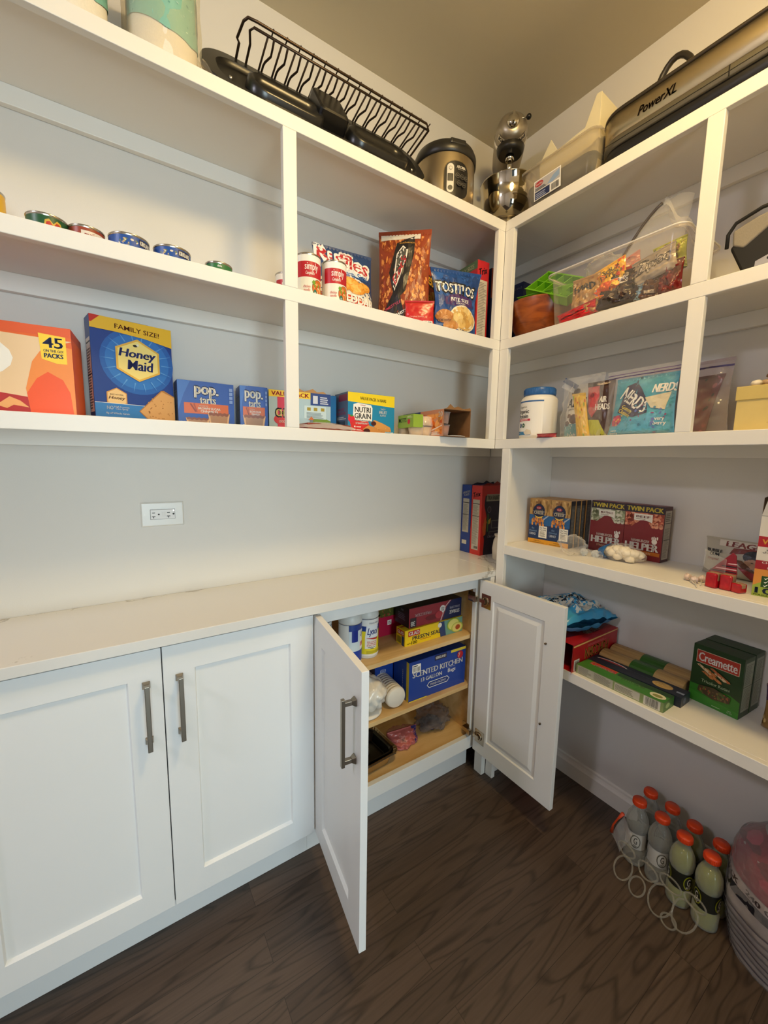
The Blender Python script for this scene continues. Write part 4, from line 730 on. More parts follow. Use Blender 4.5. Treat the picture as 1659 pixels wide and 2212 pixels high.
# ================================================================ right run, lower upper-tier shelf (z = ZB)
t = thing('protein_jar', 'white protein powder jar with blue lid on the lower right shelf by the post', 'jar', (-0.2250, -0.4330, ZB+0.0004), rr(-130))
mb = MB(); R_ = 0.066; mb.lathe([(R_-0.004, 0), (R_, 0.003), (R_, 0.142), (R_-0.004, 0.150), (R_-0.012, 0.157), (R_-0.014, 0.162)], mat('#e6e2da', 0.4), 48)
a = Art(mb, cyl_map(R_, 0.008, 0.142, -PI*0.98, 0), tol=0.05); a.r(0, .02, 1, .97, '#efece4'); a.r(0, .93, 1, .97, '#2b5f9c'); a.p([(.12, .04), (.12, .30), (.24, .24), (.4, .16), (.62, .12), (.8, .12), (.8, .04)], '#2f7fb5')
a.t('Organic', .60, .80, .2, .08, '#6e6c64', -.0); a.t('Organic\nProtein', .60, .62, .30, .24, Bk, .03); a.r(.48, .42, .78, .48, '#c8304a'); a.t('SUPERFOODS', .62, .45, .22, .035, Wt, .02); a.e(.56, .30, .035, .06, '#1f4f7a'); a.e(.64, .30, .035, .06, '#1e5a3c'); a.t('21g', .56, .30, .04, .04, Wt); a.t('50', .64, .30, .04, .04, Wt)
a.lines(.16, .50, .32, .80, 12, '#a9a59c', 4); a.t('organic nutrition', .19, .87, .18, .03, Bk); a.t('11', .22, .15, .05, .05, Wt, .05); a.t('NET WT', .5, .09, .12, .03, Wt); a.p([(.66, .10), (.72, .2), (.8, .16), (.82, .05), (.7, .04)], '#d9cdb8'); mb.build('jar_body', t)
mb = MB(); mb.lathe([(0.056, 0.160), (0.057, 0.162), (0.057, 0.182), (0.054, 0.186), (0, 0.186)], mat('#1f5c9e', 0.35), 48)
for k in range(60): q = 2*PI*k/60; mb.box(0.0568*math.cos(q)-0.0008, 0.0568*math.sin(q)-0.0008, 0.164, 0.0568*math.cos(q)+0.0008, 0.0568*math.sin(q)+0.0008, 0.181, mat('#1b5492', 0.4))
mb.build('lid', t)
bag('nut_bag', 'white and teal bag of chocolate almonds beside the protein jar', 'bag', (-0.1550, -0.5000), (-0.1700, -0.6000), 0.195, 0.045, ZB, '#e4dfd4', lambda a: (a.r(0, 0, 1, .27, '#5fa3ac'), a.e(.4, .86, .2, .07, '#4a2a1c'), a.e(.25, .28, .12, .05, '#4a2a1c'), a.e(.55, .36, .2, .09, '#5a3420'), a.e(.3, .42, .1, .04, '#6a4028'), a.t('ALM', .5, .66, .8, .16, Bk, .02, .2), a.t('DARK CHOCOLATE', .5, .54, .6, .03, '#6e6258')), 0.05, seed=31)
bag('zip_bag', 'clear zip bag with blue strip holding candy, next to the protein jar', 'bag', (-0.2350, -0.5350), (-0.2500, -0.6900), 0.205, 0.06, ZB, '#ffffff', None, 0.02, seed=32, wr=0.3, m=CL, clear=True)
t = thing('zip_strip_bag', 'blue zip top of a folded clear bag above the almonds', 'bag', (-0.2200, -0.5650, ZB+0.172), rr(-90)); mb = MB(); mb.prism([(-0.040, 0.028), (-0.030, 0.040), (0.020, 0.008), (0.012, -0.006)], mat('#3c4f78', 0.25), 0.003, (0, 0, 0), (1, 0, 0), (0, 0, 1))
mb.prism([(-0.048, 0.004), (-0.036, 0.018), (0.006, -0.010), (0.0, -0.022)], film('#dfe4ee', 0.3, 0.6), 0.001, (0, 0.002, 0.006), (1, 0, 0), (0, 0, 1)); mb.build('zip_strip', t, 0.001)
bag('candy_bag', 'yellow candy bag standing inside the clear zip bag', 'candy bag', (-0.2250, -0.5950), (-0.2300, -0.6450), 0.150, 0.022, ZB+0.001, '#dcb02c', SW(('#e8cf5a', '#b58a1c', '#c2452e', '#8fae3c'), 33, 30), 0.0, seed=33, warp=lambda x, y, z, u, v: (x - 0.03*v, y, z))
bag('candy_bag', 'red and dark fruit chew bag standing at the right in the clear zip bag', 'candy bag', (-0.2120, -0.6150), (-0.2200, -0.7100), 0.182, 0.03, ZB+0.001, '#4a2f26', lambda a: (a.p([(0, .95), (.04, .5), (.3, .35), (.5, .5), (.48, .95)], '#c2303a'), a.e(.28, .72, .24, .19, '#cf3a40'), a.e(.22, .76, .09, .04, '#8a1c22'), a.t('AIR\nHEADS', .68, .60, .5, .24, Wt, .05), a.p([(0, 0), (.9, 0), (.6, .3), (.1, .32)], '#b5b83c'), a.r(.0, .92, 1, 1, '#3c2218'), a.e(.6, .96, .25, .03, '#c9b49a')), 0.0, seed=34)
bag('candy_packet', 'flat pinkish-red candy packet lying on the shelf edge by the jar', 'packet', (-0.2980, -0.4850), (-0.2980, -0.5650), 0.014, 0.035, ZB, '#9c3038', None, 0, seed=35, crimp=0.2)
def nerds(a):
    a.r(0, 0, 1, 1, '#3a9bb5'); a.p([(0, 0), (1, 0), (1, .5), (.5, .28), (.3, .3), (0, .1)], '#4aa8cc'); a.p([(.12, .40), (.20, .86), (.42, .94), (.62, .60), (.66, .36), (.44, .30)], '#26204a')
    a.t('NERDS', .40, .60, .56, .22, Wt, .03, 0, -.55); a.t('Gummy\nClusters', .28, .42, .26, .14, '#e8d24a', .03, 0, -.5); a.e(.14, .26, .09, .10, '#c43a5a', 14); a.scatter(.06, .17, .24, .36, 24, ('#e8608a', '#8a2a5a', '#d9c24a'), .012, .024, 3)
    a.t('NERDS', .86, .76, .34, .14, Wt, .06, .2); a.t('very\nberry', .84, .20, .16, .14, Wt, .03); a.p([(.60, .62), (.95, .68), (.9, .40), (.7, .44)], '#d9cfae'); a.scatter(.3, .02, .98, .5, 26, ('#5a6ab8', '#8a3a7a', '#2f7fa0'), .014, .03, 6); a.t('very\nberry', .15, .05, .14, .08, Wt, .02)
bag('candy_bag', 'large turquoise gummy cluster bag lettered Nerds, left of the divider post', 'candy bag', (-0.2450, -0.7150), (-0.2550, -0.9050), 0.172, 0.055, ZB, '#3a9bb5', nerds, 0.0, seed=36, wr=0.08, warp=lambda x, y, z, u, v: (x + (0.02*(v-0.2) if u < 0.4 else 0), y, z))
bag('candy_bag', 'pink candy bag behind the large turquoise one', 'candy bag', (-0.190, -0.720), (-0.195, -0.800), 0.170, 0.03, ZB, '#c43050', lambda a: a.t('SKITTLES', .3, .6, .2, .3, Wt, .03, 0, 1.3), 0.0, seed=37)
bag('zip_bag', 'large clear zip bag with purple strip around the turquoise candy bag', 'bag', (-0.2480, -0.7000), (-0.2620, -0.9350), 0.198, 0.075, ZB, '#ffffff', lambda a: (a.r(.0, .885, 1, .90, '#4a3a68'), a.r(0, .93, 1, .945, '#6a5a80')), 0.0, seed=38, wr=0.1, m=CL, clear=True)
bag('zip_bag', 'second clear zip bag with purple strip, behind the divider post', 'bag', (-0.1500, -0.7900), (-0.1700, -1.0000), 0.205, 0.06, ZB, '#ffffff', lambda a: (a.r(.0, .885, 1, .91, '#4a3a68'),), 0.0, seed=39, wr=0.2, m=film('#efe6e8', 0.10, 0.45, 0.1), clear=True)
bag('candy_bag', 'dark red candy bag in the zip bag behind the divider post', 'candy bag', (-0.1450, -0.8250), (-0.1600, -0.9650), 0.165, 0.04, ZB, '#6a1c2c', SW(('#8a2438', '#2c1a28', '#a85a6a'), 40, 40), 0.0, seed=40, warp=lambda x, y, z, u, v: (x*(0.7+0.5*v), y, z))
t = thing('gift_box', 'cream cardboard gift box with a lid at the right end of the lower shelf', 'box', (-0.2450, -1.0300, ZB+0.0004), rr(-90))
cm = mat('#cdb878', 0.75, 0, 0.3, 0.04, 20); mb = MB(); mb.box(0.003, 0.003, 0, 0.257, 0.197, 0.100, cm); Art(mb, plane_map((0.003, 0.003, 0), (1, 0, 0), (0, 0, 1), (0, -1, 0), 0.254, 0.1)).t('made in italy', .40, .2, .3, .05, '#a8935a', 0); mb.build('box_body', t, 0.0015)
mb = MB(); mb.box(0, 0, 0.078, 0.26, 0.20, 0.112, mat('#c9b36e', 0.75, 0, 0.3, 0.04, 20)); mb.build('box_lid', t, 0.0015)
t = thing('shell_garland', 'white and tan shell garland heaped on the cream gift box', 'decoration', (-0.1700, -1.0950, ZB+0.1126)); mb = MB(); rnd = random.Random(8)
for k in range(26): mb.blob((rnd.uniform(-0.05, 0.05), rnd.uniform(-0.12, 0.045), rnd.uniform(0.008, 0.032)), rnd.uniform(0.009, 0.017), mat(('#e4ddce', '#8a6a4a', '#f0eade', '#b59a78')[k % 4], 0.4), k, 0.3, 7, 2, (1, 0.8, 0.6))
mb.build('shells', t)

# ================================================================ right run, shelf at Z2
def mac(a):
    a.r(0, 0, 1, 1, '#12305e'); a.r(0, 0.62, 1, 1, '#b98a4c'); a.scatter(0.02, 0.64, 0.98, 0.98, 70, ('#d9b070', '#96683a', '#c49a58'), 0.03, 0.07, 4, 1.6); a.r(0, .42, 1, .64, '#1d5c94'); a.e(.48, .72, .30, .17, '#0f1f44', 26); a.e(.48, .72, .33, .005, '#c9d0dc')
    a.e(.47, .80, .13, .035, '#b8242c'); a.t('Kraft', .47, .80, .17, .035, Wt, .02); a.t('macaroni &', .48, .74, .38, .045, '#d9c8a0', .01); a.t('CHEESE', .48, .69, .48, .065, '#e9dcc0', .04)
    a.p([(.26, .63), (.36, .58), (.50, .56), (.64, .58), (.72, .63), (.60, .61), (.48, .595), (.36, .61)], '#e8c45a'); a.scatter(.14, .40, .78, .58, 40, ('#d9822c', '#c46a1c', '#e89a44'), .03, .06, 6, .8, 8); a.p([(.72, .56), (.98, .66), (.98, .63), (.74, .53)], '#a9b3bf')
    a.t('the\ncheesiest', .24, .31, .4, .10, '#8fb3d9', .02); a.r(.54, .14, .95, .40, '#ece8dc'); a.t('The Taste\nYou Love', .745, .34, .34, .08, Bk, .02); a.lines(.6, .17, .9, .29, 5, '#8a857a', 3); a.t('URNU', .23, .21, .32, .055, '#c9d0dc', .04); a.r(0, 0, 1, .10, '#dc9a22'); a.t('original flavor', .5, .06, .4, .03, '#5a3c10', .01); a.lines(.1, .015, .9, .04, 1, '#8a6a22', 3)
def macside(a): a.r(0, 0, 1, 1, '#57544e'); a.r(0, 0, .14, 1, '#151821'); a.r(.14, .90, 1, 1, '#1b1e28'); a.r(.14, .0, 1, .08, '#22232a'); a.lines(.22, .12, .92, .86, 26, '#8d8a82', 6, .4)
k = 0
for row in range(4):
    for c_ in range(2):
        lab = 'blue macaroni and cheese box, %s one of row %s back from the shelf front' % (('left', 'right')[c_], ('first', 'second', 'third', 'fourth')[row])
        nx, ny = 0.0345*0.9953, 0.0345*0.105
        ax, ay = -0.1635 + row*nx*1.03, -0.3640 - 0.0005 + row*ny*0.0
        dx, dy = (0.0179/0.1696, -0.9944)
        A0 = (ax + dx*0.0853*c_, ay - 0.0852*c_*0.9944 - 0.0); B0 = (A0[0] + dx*0.0848, A0[1] - 0.0848*0.9944)
        carton('macaroni_box', lab, 'box', (A0[0], A0[1]-0.012), (B0[0], B0[1]-0.012), 0.034, 0.182, Z2+0.0002, '#b98a4c', 'macaroni boxes stacked on the right shelf', front=mac if row == 0 else None, right=macside if c_ else None, top=lambda a: (a.r(0, 0, 1, 1, '#a98a5c'), a.scatter(.02, .02, .98, .98, 24, ('#c4a26c', '#8f6d42'), .03, .06, 3)))
def helper(sub, food, fc):
    def f(a):
        a.r(0, 0, 1, 1, '#7c1620'); a.r(0, .86, 1, 1, '#2a1a2c'); a.t('TWIN PACK', .5, .93, .94, .085, '#e6cf4a', .04); a.r(0, .62, 1, .86, fc[0]); a.scatter(.01, .60, .99, .86, 120, fc, .03, .06, 7, .8, 7)
        a.p([(0, .60), (.20, .60), (.38, .70), (.5, .80), (.62, .70), (.76, .56), (1, .46), (1, .3), (0, .3)], '#7c1620'); a.p([(.24, .72), (.24, .84), (.72, .84), (.72, .69), (.62, .715), (.5, .73), (.36, .715)], '#e6dfd2'); a.t(sub, .48, .79, .36, .04, '#7a2a24', .03); a.lines(.3, .74, .66, .765, 1, '#a89a8a', 2)
        a.t('HAMBURGER', .46, .345, .48, .05, '#e9d9cf', .03); a.t('HELPER', .50, .24, .86, .13, Wt, .06)
        a.e(.82, .36, .07, .05, '#e9e2d8', 12)
        for q in range(4): a.e(.76+.045*q, .42+.01*(q % 2), .018, .032, '#e9e2d8', 8)
        a.r(0, 0, 1, .155, '#6a1620') if food == 's' else a.r(.06, .10, .98, .165, '#b5651c'); a.t('STROGANOFF' if food == 's' else 'CHEESEBURGER MACARONI', .5, .13, .5, .04, '#e9c9a8', .02)
    return f
hs = lambda a: (a.r(0, 0, 1, 1, '#4a1a1e'), a.r(.12, .05, .92, .93, '#b9b3a6'), a.lines(.18, .08, .86, .62, 26, '#8a8478', 5), a.r(.12, .70, .92, .71, Bk), a.lines(.18, .74, .86, .9, 5, '#6e6a60', 3), a.r(.12, .40, .92, .41, Bk))
carton('dinner_kit_box', 'maroon TWIN PACK dinner kit box with pale green pasta, left of the pair', 'box', (-0.0740, -0.5850), (-0.0762, -0.7090), 0.055, 0.188, Z2+0.0002, '#6a141c', front=helper('MEATBALLS', 's', ('#9aa07c', '#c2c2a2', '#7a7f5c', '#d6d2bc')))
carton('dinner_kit_box', 'maroon TWIN PACK dinner kit box with orange macaroni, right of the pair', 'box', (-0.0764, -0.7105), (-0.0786, -0.8340), 0.055, 0.188, Z2+0.0002, '#6a141c', front=helper('BEEF', 'b', ('#b5523c', '#d9805c', '#8a3422', '#e09a7a')), right=hs)
crumple('plastic_bag', 'small clear crumpled plastic bag between the macaroni and dinner kit boxes', 'bag', (-0.2150, -0.6050, Z2), (0.045, 0.045, 0.034), CL, 9)
t = thing('snack_wrapper', 'clear and pale blue twisted wrapper beside the white popcorn bag', 'wrapper', (-0.1950, -0.6700, Z2)); mb = MB()
for k in range(4): mb.blob((0.01*math.sin(k*2), -0.022+0.018*k, 0.012), 0.013, film('#d9e6ee', 0.4, 0.7, 0.1) if k % 2 else CL, k, 0.5, 7)
mb.build('wrapper', t)
t = thing('marshmallow_bag', 'see-through bag of white marshmallows with blue printed end lying in front of the dinner kits', 'bag', (-0.1600, -0.7450, Z2), rr(-83)); mb = MB(); rnd = random.Random(6)
for k in range(34):
    u = rnd.uniform(-0.045, 0.055); mb.blob((u, rnd.uniform(-0.026, 0.026)*(1-abs(u-0.01)*7), rnd.uniform(0.014, 0.044)*(1-abs(u-0.01)*5)), 0.0145, mat('#ece2cc', 0.8), k, 0.2, 7, 2, (1.1, 1, 0.9), 0.003)
mb.build('marshmallows', t)
mb = MB()
def mfilm(u, v, s=1.0):
    k = max(0.0, math.sin(PI*min(1, max(0, u*0.96+0.02))))**0.6; ph = 2*PI*v; n = noise.noise((u*7, math.cos(ph)*2, math.sin(ph)*2))
    return (-0.072+0.150*u, 0.040*k*s*math.cos(ph)*(1+0.15*n), max(0.0012, 0.030+0.0295*k*s*math.sin(ph)*(1+0.2*n)-0.014*abs(u-0.5)))
mb.grid(lambda u, v: mfilm(u, v), 22, 24, CL); a = Art(mb, lambda u, v, l: mfilm(u, v, 1.03+l*10), tol=0.06)
a.p([(0.03, 0.0), (0.30, 0.0), (0.20, 0.5), (0.30, 1.0), (0.03, 1.0)], '#2466a8'); a.e(.16, .68, .05, .05, '#8fb5dc'); mb.build('bag_film', t)
t = thing('gum_bag', 'standing bubble gum bag with dark red lettering beside the muffin mix box', 'bag', (-0.0500, -1.0200, Z2), rr(-96)); 
bag_T, _ = bag('gum_pouch', 'pale gum pouch with dark red lettering and black cap print behind the red candies', 'bag', (-0.0700, -0.9500), (-0.0820, -1.1100), 0.112, 0.03, Z2, '#a8a397', lambda a: (a.r(.22, .80, 1, .96, '#c9c2b8'), a.t('LEAGUE', .66, .87, .66, .13, '#6e1c1a', .05), a.p([(.4, .62), (1, .76), (1, .84), (.45, .78)], '#6e221c'), a.t('BUBBLE\nGUM', .16, .60, .26, .18, Bk, .05), a.t('Original', .15, .42, .2, .08, '#8a3a30', .01, .3), a.e(.78, .62, .17, .16, '#1a1c26', 14), a.e(.76, .44, .12, .13, '#a8826a', 12), a.p([(.5, .5), (.62, .5), (.95, .1), (.8, .05)], '#5a3626'), a.p([(.55, .34), (.98, .14), (.98, .0), (.8, .0)], '#8f2a34')), 0.05, seed=41, wr=0.08)
bpy.data.objects.remove(t)
def redcandy(label, x, y, rz, w=0.020, l=0.028, h=0.020):
    t = thing('candy', label, 'candy', (x, y, Z2+0.0005), rz); mb = MB(); m = mat('#a8101e', 0.18, 0, 0.6, 0.2, 90, 0.3, 80); mb.box(-w/2, -l/2, 0, w/2, l/2, h, m); mb.build('wrapper', t, 0.004, 3)
    mb = MB(); mb.box(-w/2-0.0004, -l/2+0.005, h*0.45, w/2+0.0004, l/2-0.006, h+0.0004, mat('#9a7a5c', 0.5)); mb.build('label_strip', t, 0.003, 2)
redcandy('red foil wrapped candy, leftmost of the three by the shelf edge', -0.2420, -1.0320, rr(80), 0.026, 0.034, 0.040); redcandy('red foil wrapped candy, middle of the three by the shelf edge', -0.2350, -1.0600, rr(88), 0.026, 0.036, 0.040); redcandy('red foil wrapped candy, rightmost and smallest of the three', -0.2420, -1.0860, rr(70), 0.022, 0.028, 0.024)
t = thing('candy_pouch', 'small upright clear-topped red pouch with dark stripes behind the red candies', 'pouch', (-0.2150, -1.0450, Z2+0.036), rr(-90)); mb = MB(); 
mb.prism([(-0.035, 0), (0.028, 0.004), (0.022, 0.055), (0.014, 0.062)], mat('#8a1c2c', 0.3), 0.006, (0, 0, 0), (1, 0, 0), (0, 0, 1)); a = Art(mb, plane_map((-0.035, -0.006, 0), (1, 0, 0), (0, 0, 1), (0, -1, 0), 0.063, 0.06))
[a.p([(0.04+.2*q, .10+.13*q), (.98, .12+.13*q), (.97, .17+.13*q), (.09+.2*q, .15+.13*q)], c) for q, c in enumerate((Bk, '#d9b0b4', Bk, '#d9b0b4'))]; mb.build('pouch_body', t, 0.001)
mb = MB(); mb.grid(lambda u, v: (-0.046+0.05*u, -0.008-0.006*math.sin(PI*u), 0.012+0.05*v-0.02*u), 8, 6, CL); mb.build('clear_corner', t, solid=0.0006)
for i, (x, y, rz) in enumerate(((-0.2450, -0.9900, 200), (-0.2300, -0.9680, 215), (-0.2150, -0.9980, 190))):
    t = thing('lollipop', 'white-wrapped lollipop, %s of the three by the shelf edge' % ('front', 'left', 'right')[i], 'lollipop', (x, y, Z2+0.0105), (0, 0, rr(rz))); mb = MB(); mb.blob((0, 0, 0), 0.0095, mat('#d6c2b8', 0.3, 0, 0.5, 0.3, 120), i, 0.25, 10); mb.build('candy_head', t)
    mb = MB(); mb.tube([(0.008, 0, -0.001), (0.052, 0.004, -0.0082)], 0.0016, mat('#c9c2b4', 0.5), 8); mb.build('stick', t)
def velv(a):
    a.r(0, 0, 1, 1, '#d9d4cb'); a.r(0, .62, 1, .75, '#a81c28'); a.t('VELVEETA', .30, .685, .5, .06, '#e8b04a', .04); a.t('zest of\nchocolate', .2, .57, .26, .06, Bk, 0); a.r(0, .34, 1, .45, '#98202a'); a.t('CHOCOLATE\nCHIP\nMUFFINS', .28, .395, .4, .09, Wt, .02); a.r(0, 0, 1, .34, '#d08a3c'); a.p([(0, 0), (1, 0), (1, .19), (.12, .19), (0, .13)], '#93a63c')
    a.r(.10, .12, .52, .26, '#23481c'); [a.p([(.13, y), (.15, y-.02), (.20, y+.025), (.15, y-.005)], Wt) for y in (.235, .19, .145)]; a.lines(.22, .13, .5, .25, 5, '#c9d0b8', 3, .35); a.t('10', .15, .075, .22, .075, '#1a2a44', .06); a.t('POUCHES', .15, .02, .25, .02, '#4a5a1c', .03)
t = carton('muffin_mix_box', 'green and white chocolate chip muffin box with open top at the right frame edge', 'box', (-0.2350, -1.1100), (-0.2100, -1.2600), 0.06, 0.205, Z2+0.0002, '#8f8a7c', front=velv)
mb = MB(); mb.prism([(0, 0), (0.035, 0.0), (0.03, 0.05), (0.0, 0.045)], mat('#5a4630', 0.8), 0.0012, (0.0, 0.004, 0.205), (0.3, 0.95, 0), (0, 0.1, 1)); mb.prism([(0, 0), (0.148, 0), (0.146, 0.055), (0.01, 0.052)], mat('#d6d0c6', 0.7), 0.001, (0.0, 0.0, 0.206), (1, 0, 0), (0, -0.08, 1)); mb.build('open_flap', t)

# ================================================================ right run, shelf at Z1
def fett(a):
    a.r(0, 0, 1, 1, '#3c7a2c'); a.r(0, 0, .02, 1, '#2c5c1c'); a.r(.08, .50, .40, .97, '#b8331f'); a.t('Creamette', .24, .73, .30, .36, Wt, .03); a.p([(.42, .55), (1, .3), (1, 1), (.42, 1)], '#1f4018'); a.t('FETTUCCINE', .62, .52, .26, .16, '#b9cfa0', .02); a.e(.90, .38, .08, .24, '#d9d4b4'); a.e(.90, .36, .05, .13, '#8a8a4a')
def fettside(a): a.r(0, 0, 1, 1, '#7f8f5c'); a.r(.02, .06, .46, .94, '#a9a797'); a.lines(.03, .1, .20, .9, 7, '#7d7b6c', 2); a.lines(.23, .1, .44, .9, 7, '#7d7b6c', 4); a.r(.48, .1, .76, .9, '#b8b5a6'); a.lines(.49, .2, .75, .8, 5, '#75735f', 5); a.r(.80, .06, .97, .94, '#c9c6bb'); a.bars(.82, .12, .95, .9, 20)
carton('fettuccine_box', 'long flat green fettuccine box lying at the front edge of the low shelf', 'box', (-0.2906, -0.6980), (-0.2917, -0.9670), 0.068, 0.031, Z1+0.0002, '#3c7a2c', front=fettside, top=fett, right=lambda a: (a.r(0, 0, 1, 1, '#35682a'), a.e(.4, .5, .2, .25, '#8aa870')))
carton('pasta_box', 'long flat dark navy pasta box lying right behind the green fettuccine box', 'box', (-0.2210, -0.6980), (-0.2190, -0.9840), 0.064, 0.031, Z1+0.0002, '#151d2e', top=lambda a: (a.e(.22, .5, .20, .36, Wt), a.e(.22, .5, .185, .30, '#a82424'), a.t('Barilla', .22, .5, .28, .26, Wt, .03), a.t('GLUTEN FREE FETTUCCINE', .52, .6, .28, .1, '#7d8594', .01), a.lines(.42, .25, .62, .42, 2, '#5a6272', 3), a.e(.78, .5, .10, .30, '#c9a45c'), a.scatter(.70, .3, .86, .7, 16, ('#a8803c', '#e0c48a'), .01, .025, 4), a.r(.92, .35, .99, .5, '#8a94a8')), right=lambda a: (a.r(0, 0, 1, 1, '#1c2536'), a.e(.4, .5, .15, .3, '#5a6475')))
for i, (x0, lab) in enumerate(((-0.1500, 'front'), (-0.0755, 'rear'))):
    t = thing('spaghetti_pack', 'dry pasta pack with green band, %s of the two behind the flat boxes' % lab, 'pasta pack', (x0, -0.6960, Z1+0.0006), rr(-90)); mb = MB(); pm = wood('#a07c48', '#bd9a62', (2, 60, 60), 0.45, 'dry_pasta')
    sec = lambda e, g: [(0.034*(1+0.0)*math.cos(q)*g+0.035, 0.021*math.sin(q)*e+0.0215) for q in [2*PI*k/20 for k in range(20)]]
    mb.prism(sec(1, 1), pm, 0.265, (0, 0, 0), (0, 1, 0), (0, 0, 1)); mb.build('pasta', t, 0.003)
    mb = MB(); mb.prism([(p[0], p[1]) for p in sec(1.04, 1.02)], mat('#2e5a1c', 0.35, 0, 0.5, 0.25, 30), 0.075, (0.105, 0, 0), (0, 1, 0), (0, 0, 1)); mb.build('band', t)
def rot(a):
    a.r(0, 0, 1, 1, '#173414'); a.p([(0, 0), (1, 0), (1, .28), (.8, .34), (0, .30)], '#2a6a1c'); a.p([(0, 0), (1, 0), (1, .1), (0, .18)], '#357a24'); a.r(.08, .70, .93, .92, '#c9b49a'); a.r(.09, .708, .92, .912, '#9c2a1c'); a.t('Creamette', .505, .81, .76, .15, Wt, .03)
    rnd = random.Random(3)
    for q in range(9):
        x = rnd.uniform(.22, .66); y = rnd.uniform(.50, .66); c = ('#c9b08a', '#b5703c', '#a85a34')[q % 3]; a.p([(x-.12, y+.03), (x-.06, y+.045), (x+.12, y-.02), (x+.14, y-.045), (x+.08, y-.05)], c); a.p([(x-.08, y+.03), (x-.05, y+.035), (x-.04, y+.0)], '#7a4a28'); a.p([(x+.01, y+.01), (x+.04, y+.01), (x+.05, y-.03)], '#7a4a28')
    a.t('Tricolor Rotini', .52, .42, .56, .05, '#b9c9a8', .01); a.p([(.18, .22), (.2, .32), (.5, .36), (.84, .30), (.82, .20), (.5, .16)], '#3f2f1c'); a.scatter(.22, .19, .8, .32, 40, ('#6a5430', '#8a4a2c', '#4a5a24'), .015, .03, 5); a.lines(.5, .05, .75, .07, 1, '#9ab58a', 2); a.t('NET\n12 OZ', .85, .07, .1, .05, '#b9c9a8')
rs = lambda a: (a.r(0, 0, 1, 1, '#1f3c18'), a.r(.14, .10, .94, .93, '#8f9482'), a.lines(.2, .14, .9, .5, 14, '#6b7060', 3), a.lines(.2, .56, .9, .9, 12, '#6b7060', 5), a.r(.14, .52, .94, .53, Bk))
carton('rotini_box', 'green tricolor rotini box standing on the low shelf, front of the two', 'box', (-0.1311, -0.9720), (-0.1432, -1.0967), 0.064, 0.179, Z1+0.0002, '#173414', front=rot, right=rs, top=lambda a: a.r(.1, .3, .7, .7, '#3f2a22'))
carton('rotini_box', 'green tricolor rotini box standing behind the front one', 'box', (-0.0650, -0.9780), (-0.0745, -1.1030), 0.062, 0.179, Z1+0.0002, '#173414', front=rot, right=rs, top=lambda a: a.r(.1, .3, .7, .7, '#3f2a22'))
t = thing('popcorn_box', 'red popcorn box with a torn open end lying behind the open cabinet door', 'box', (-0.3060, -0.6915, Z1+0.0002)); mb = MB(); rd = ink('#a5161c'); L_, D_, H_ = 0.292, 0.175, 0.0985; th = 0.0015
mb.box(0, 0, 0, L_, th, H_, rd); mb.box(0, D_-th, 0, L_, D_, H_, rd); mb.box(0, th, 0, L_, D_-th, th, rd); mb.box(0, th, H_-th, L_, D_-th, H_, rd); mb.box(L_-th, th, th, L_, D_-th, H_-th, rd)
a = Art(mb, plane_map((0, 0, 0), (1, 0, 0), (0, 0, 1), (0, -1, 0), L_, H_)); a.r(0, 0, 1, 1, '#a5161c'); a.t('POPCORN', .52, .50, .52, .40, '#d9a84a', .03, 0, PI); a.lines(.3, .74, .75, .84, 2, '#c4555a', 3); a.r(.03, .03, .14, .42, '#d9d4c6'); a.bars(.04, .05, .13, .38, 12); a.p([(.0, .9), (1, .93), (1, .97), (0, .96)], '#d9b06a')
a = Art(mb, plane_map((0, 0, H_), (1, 0, 0), (0, 1, 0), (0, 0, 1), L_, D_)); a.r(0, 0, 1, 1, '#b01c20'); a.p([(0, .35), (.6, .12), (1, .2), (1, 1), (0, 1)], '#7d1418'); a.t('POPCORN', .34, .58, .5, .34, '#d9823c', .04, 0, PI); a.t('KIRKLAND', .60, .22, .30, .13, '#cfc6b0', .05, 0, PI); mb.build('carton_body', t, 0.0008)
mb = MB(); mb.prism([(0, 0), (0.10, 0.004), (0.086, 0.016), (0.07, 0.009), (0.045, 0.021), (0.02, 0.012), (0.0, 0.02)], ink('#8f161a'), 0.001, (-0.0005, 0.002, 0), (0, 0, 1), (-0.7, -0.35, 0)); mb.build('torn_flap', t)
T, _ = bag('popcorn_bag', 'light blue popcorn bag lying on top of the red popcorn box', 'bag', (0, 0), (0.30, 0), 0.20, 0.085, 0, '#3f9ac8', lambda a: (a.p([(.30, .12), (.92, .12), (.98, .60), (.80, .88), (.22, .88)], '#d8d2c4'), a.t('POPCORN', .58, .62, .66, .22, Bk, .05, 0, -1.15+PI/2-.3), a.t('ORIGINAL', .48, .36, .5, .12, '#2a4a6a', .02, 0, .1), a.t('PopSecret', .80, .3, .3, .06, '#a83a3a', .02)), seed=44, wr=0.25)
T.location = (-0.175, -0.675, Z1+0.148); T.rotation_euler = (rr(-80), rr(2), rr(-8))
bag('snack_bag', 'brown and purple snack bag cut off by the right frame edge on the low shelf', 'bag', (-0.1150, -1.1400), (-0.1500, -1.2800), 0.125, 0.05, Z1, '#8a6a3c', lambda a: (a.r(0, .62, 1, 1, '#3c1c44'), SW(('#b5935a', '#5f4422', '#cdb27c'), 45, 70, (.02, .05))(a), a.r(0, .66, 1, 1, '#3c1c44')), 0.03, seed=45)

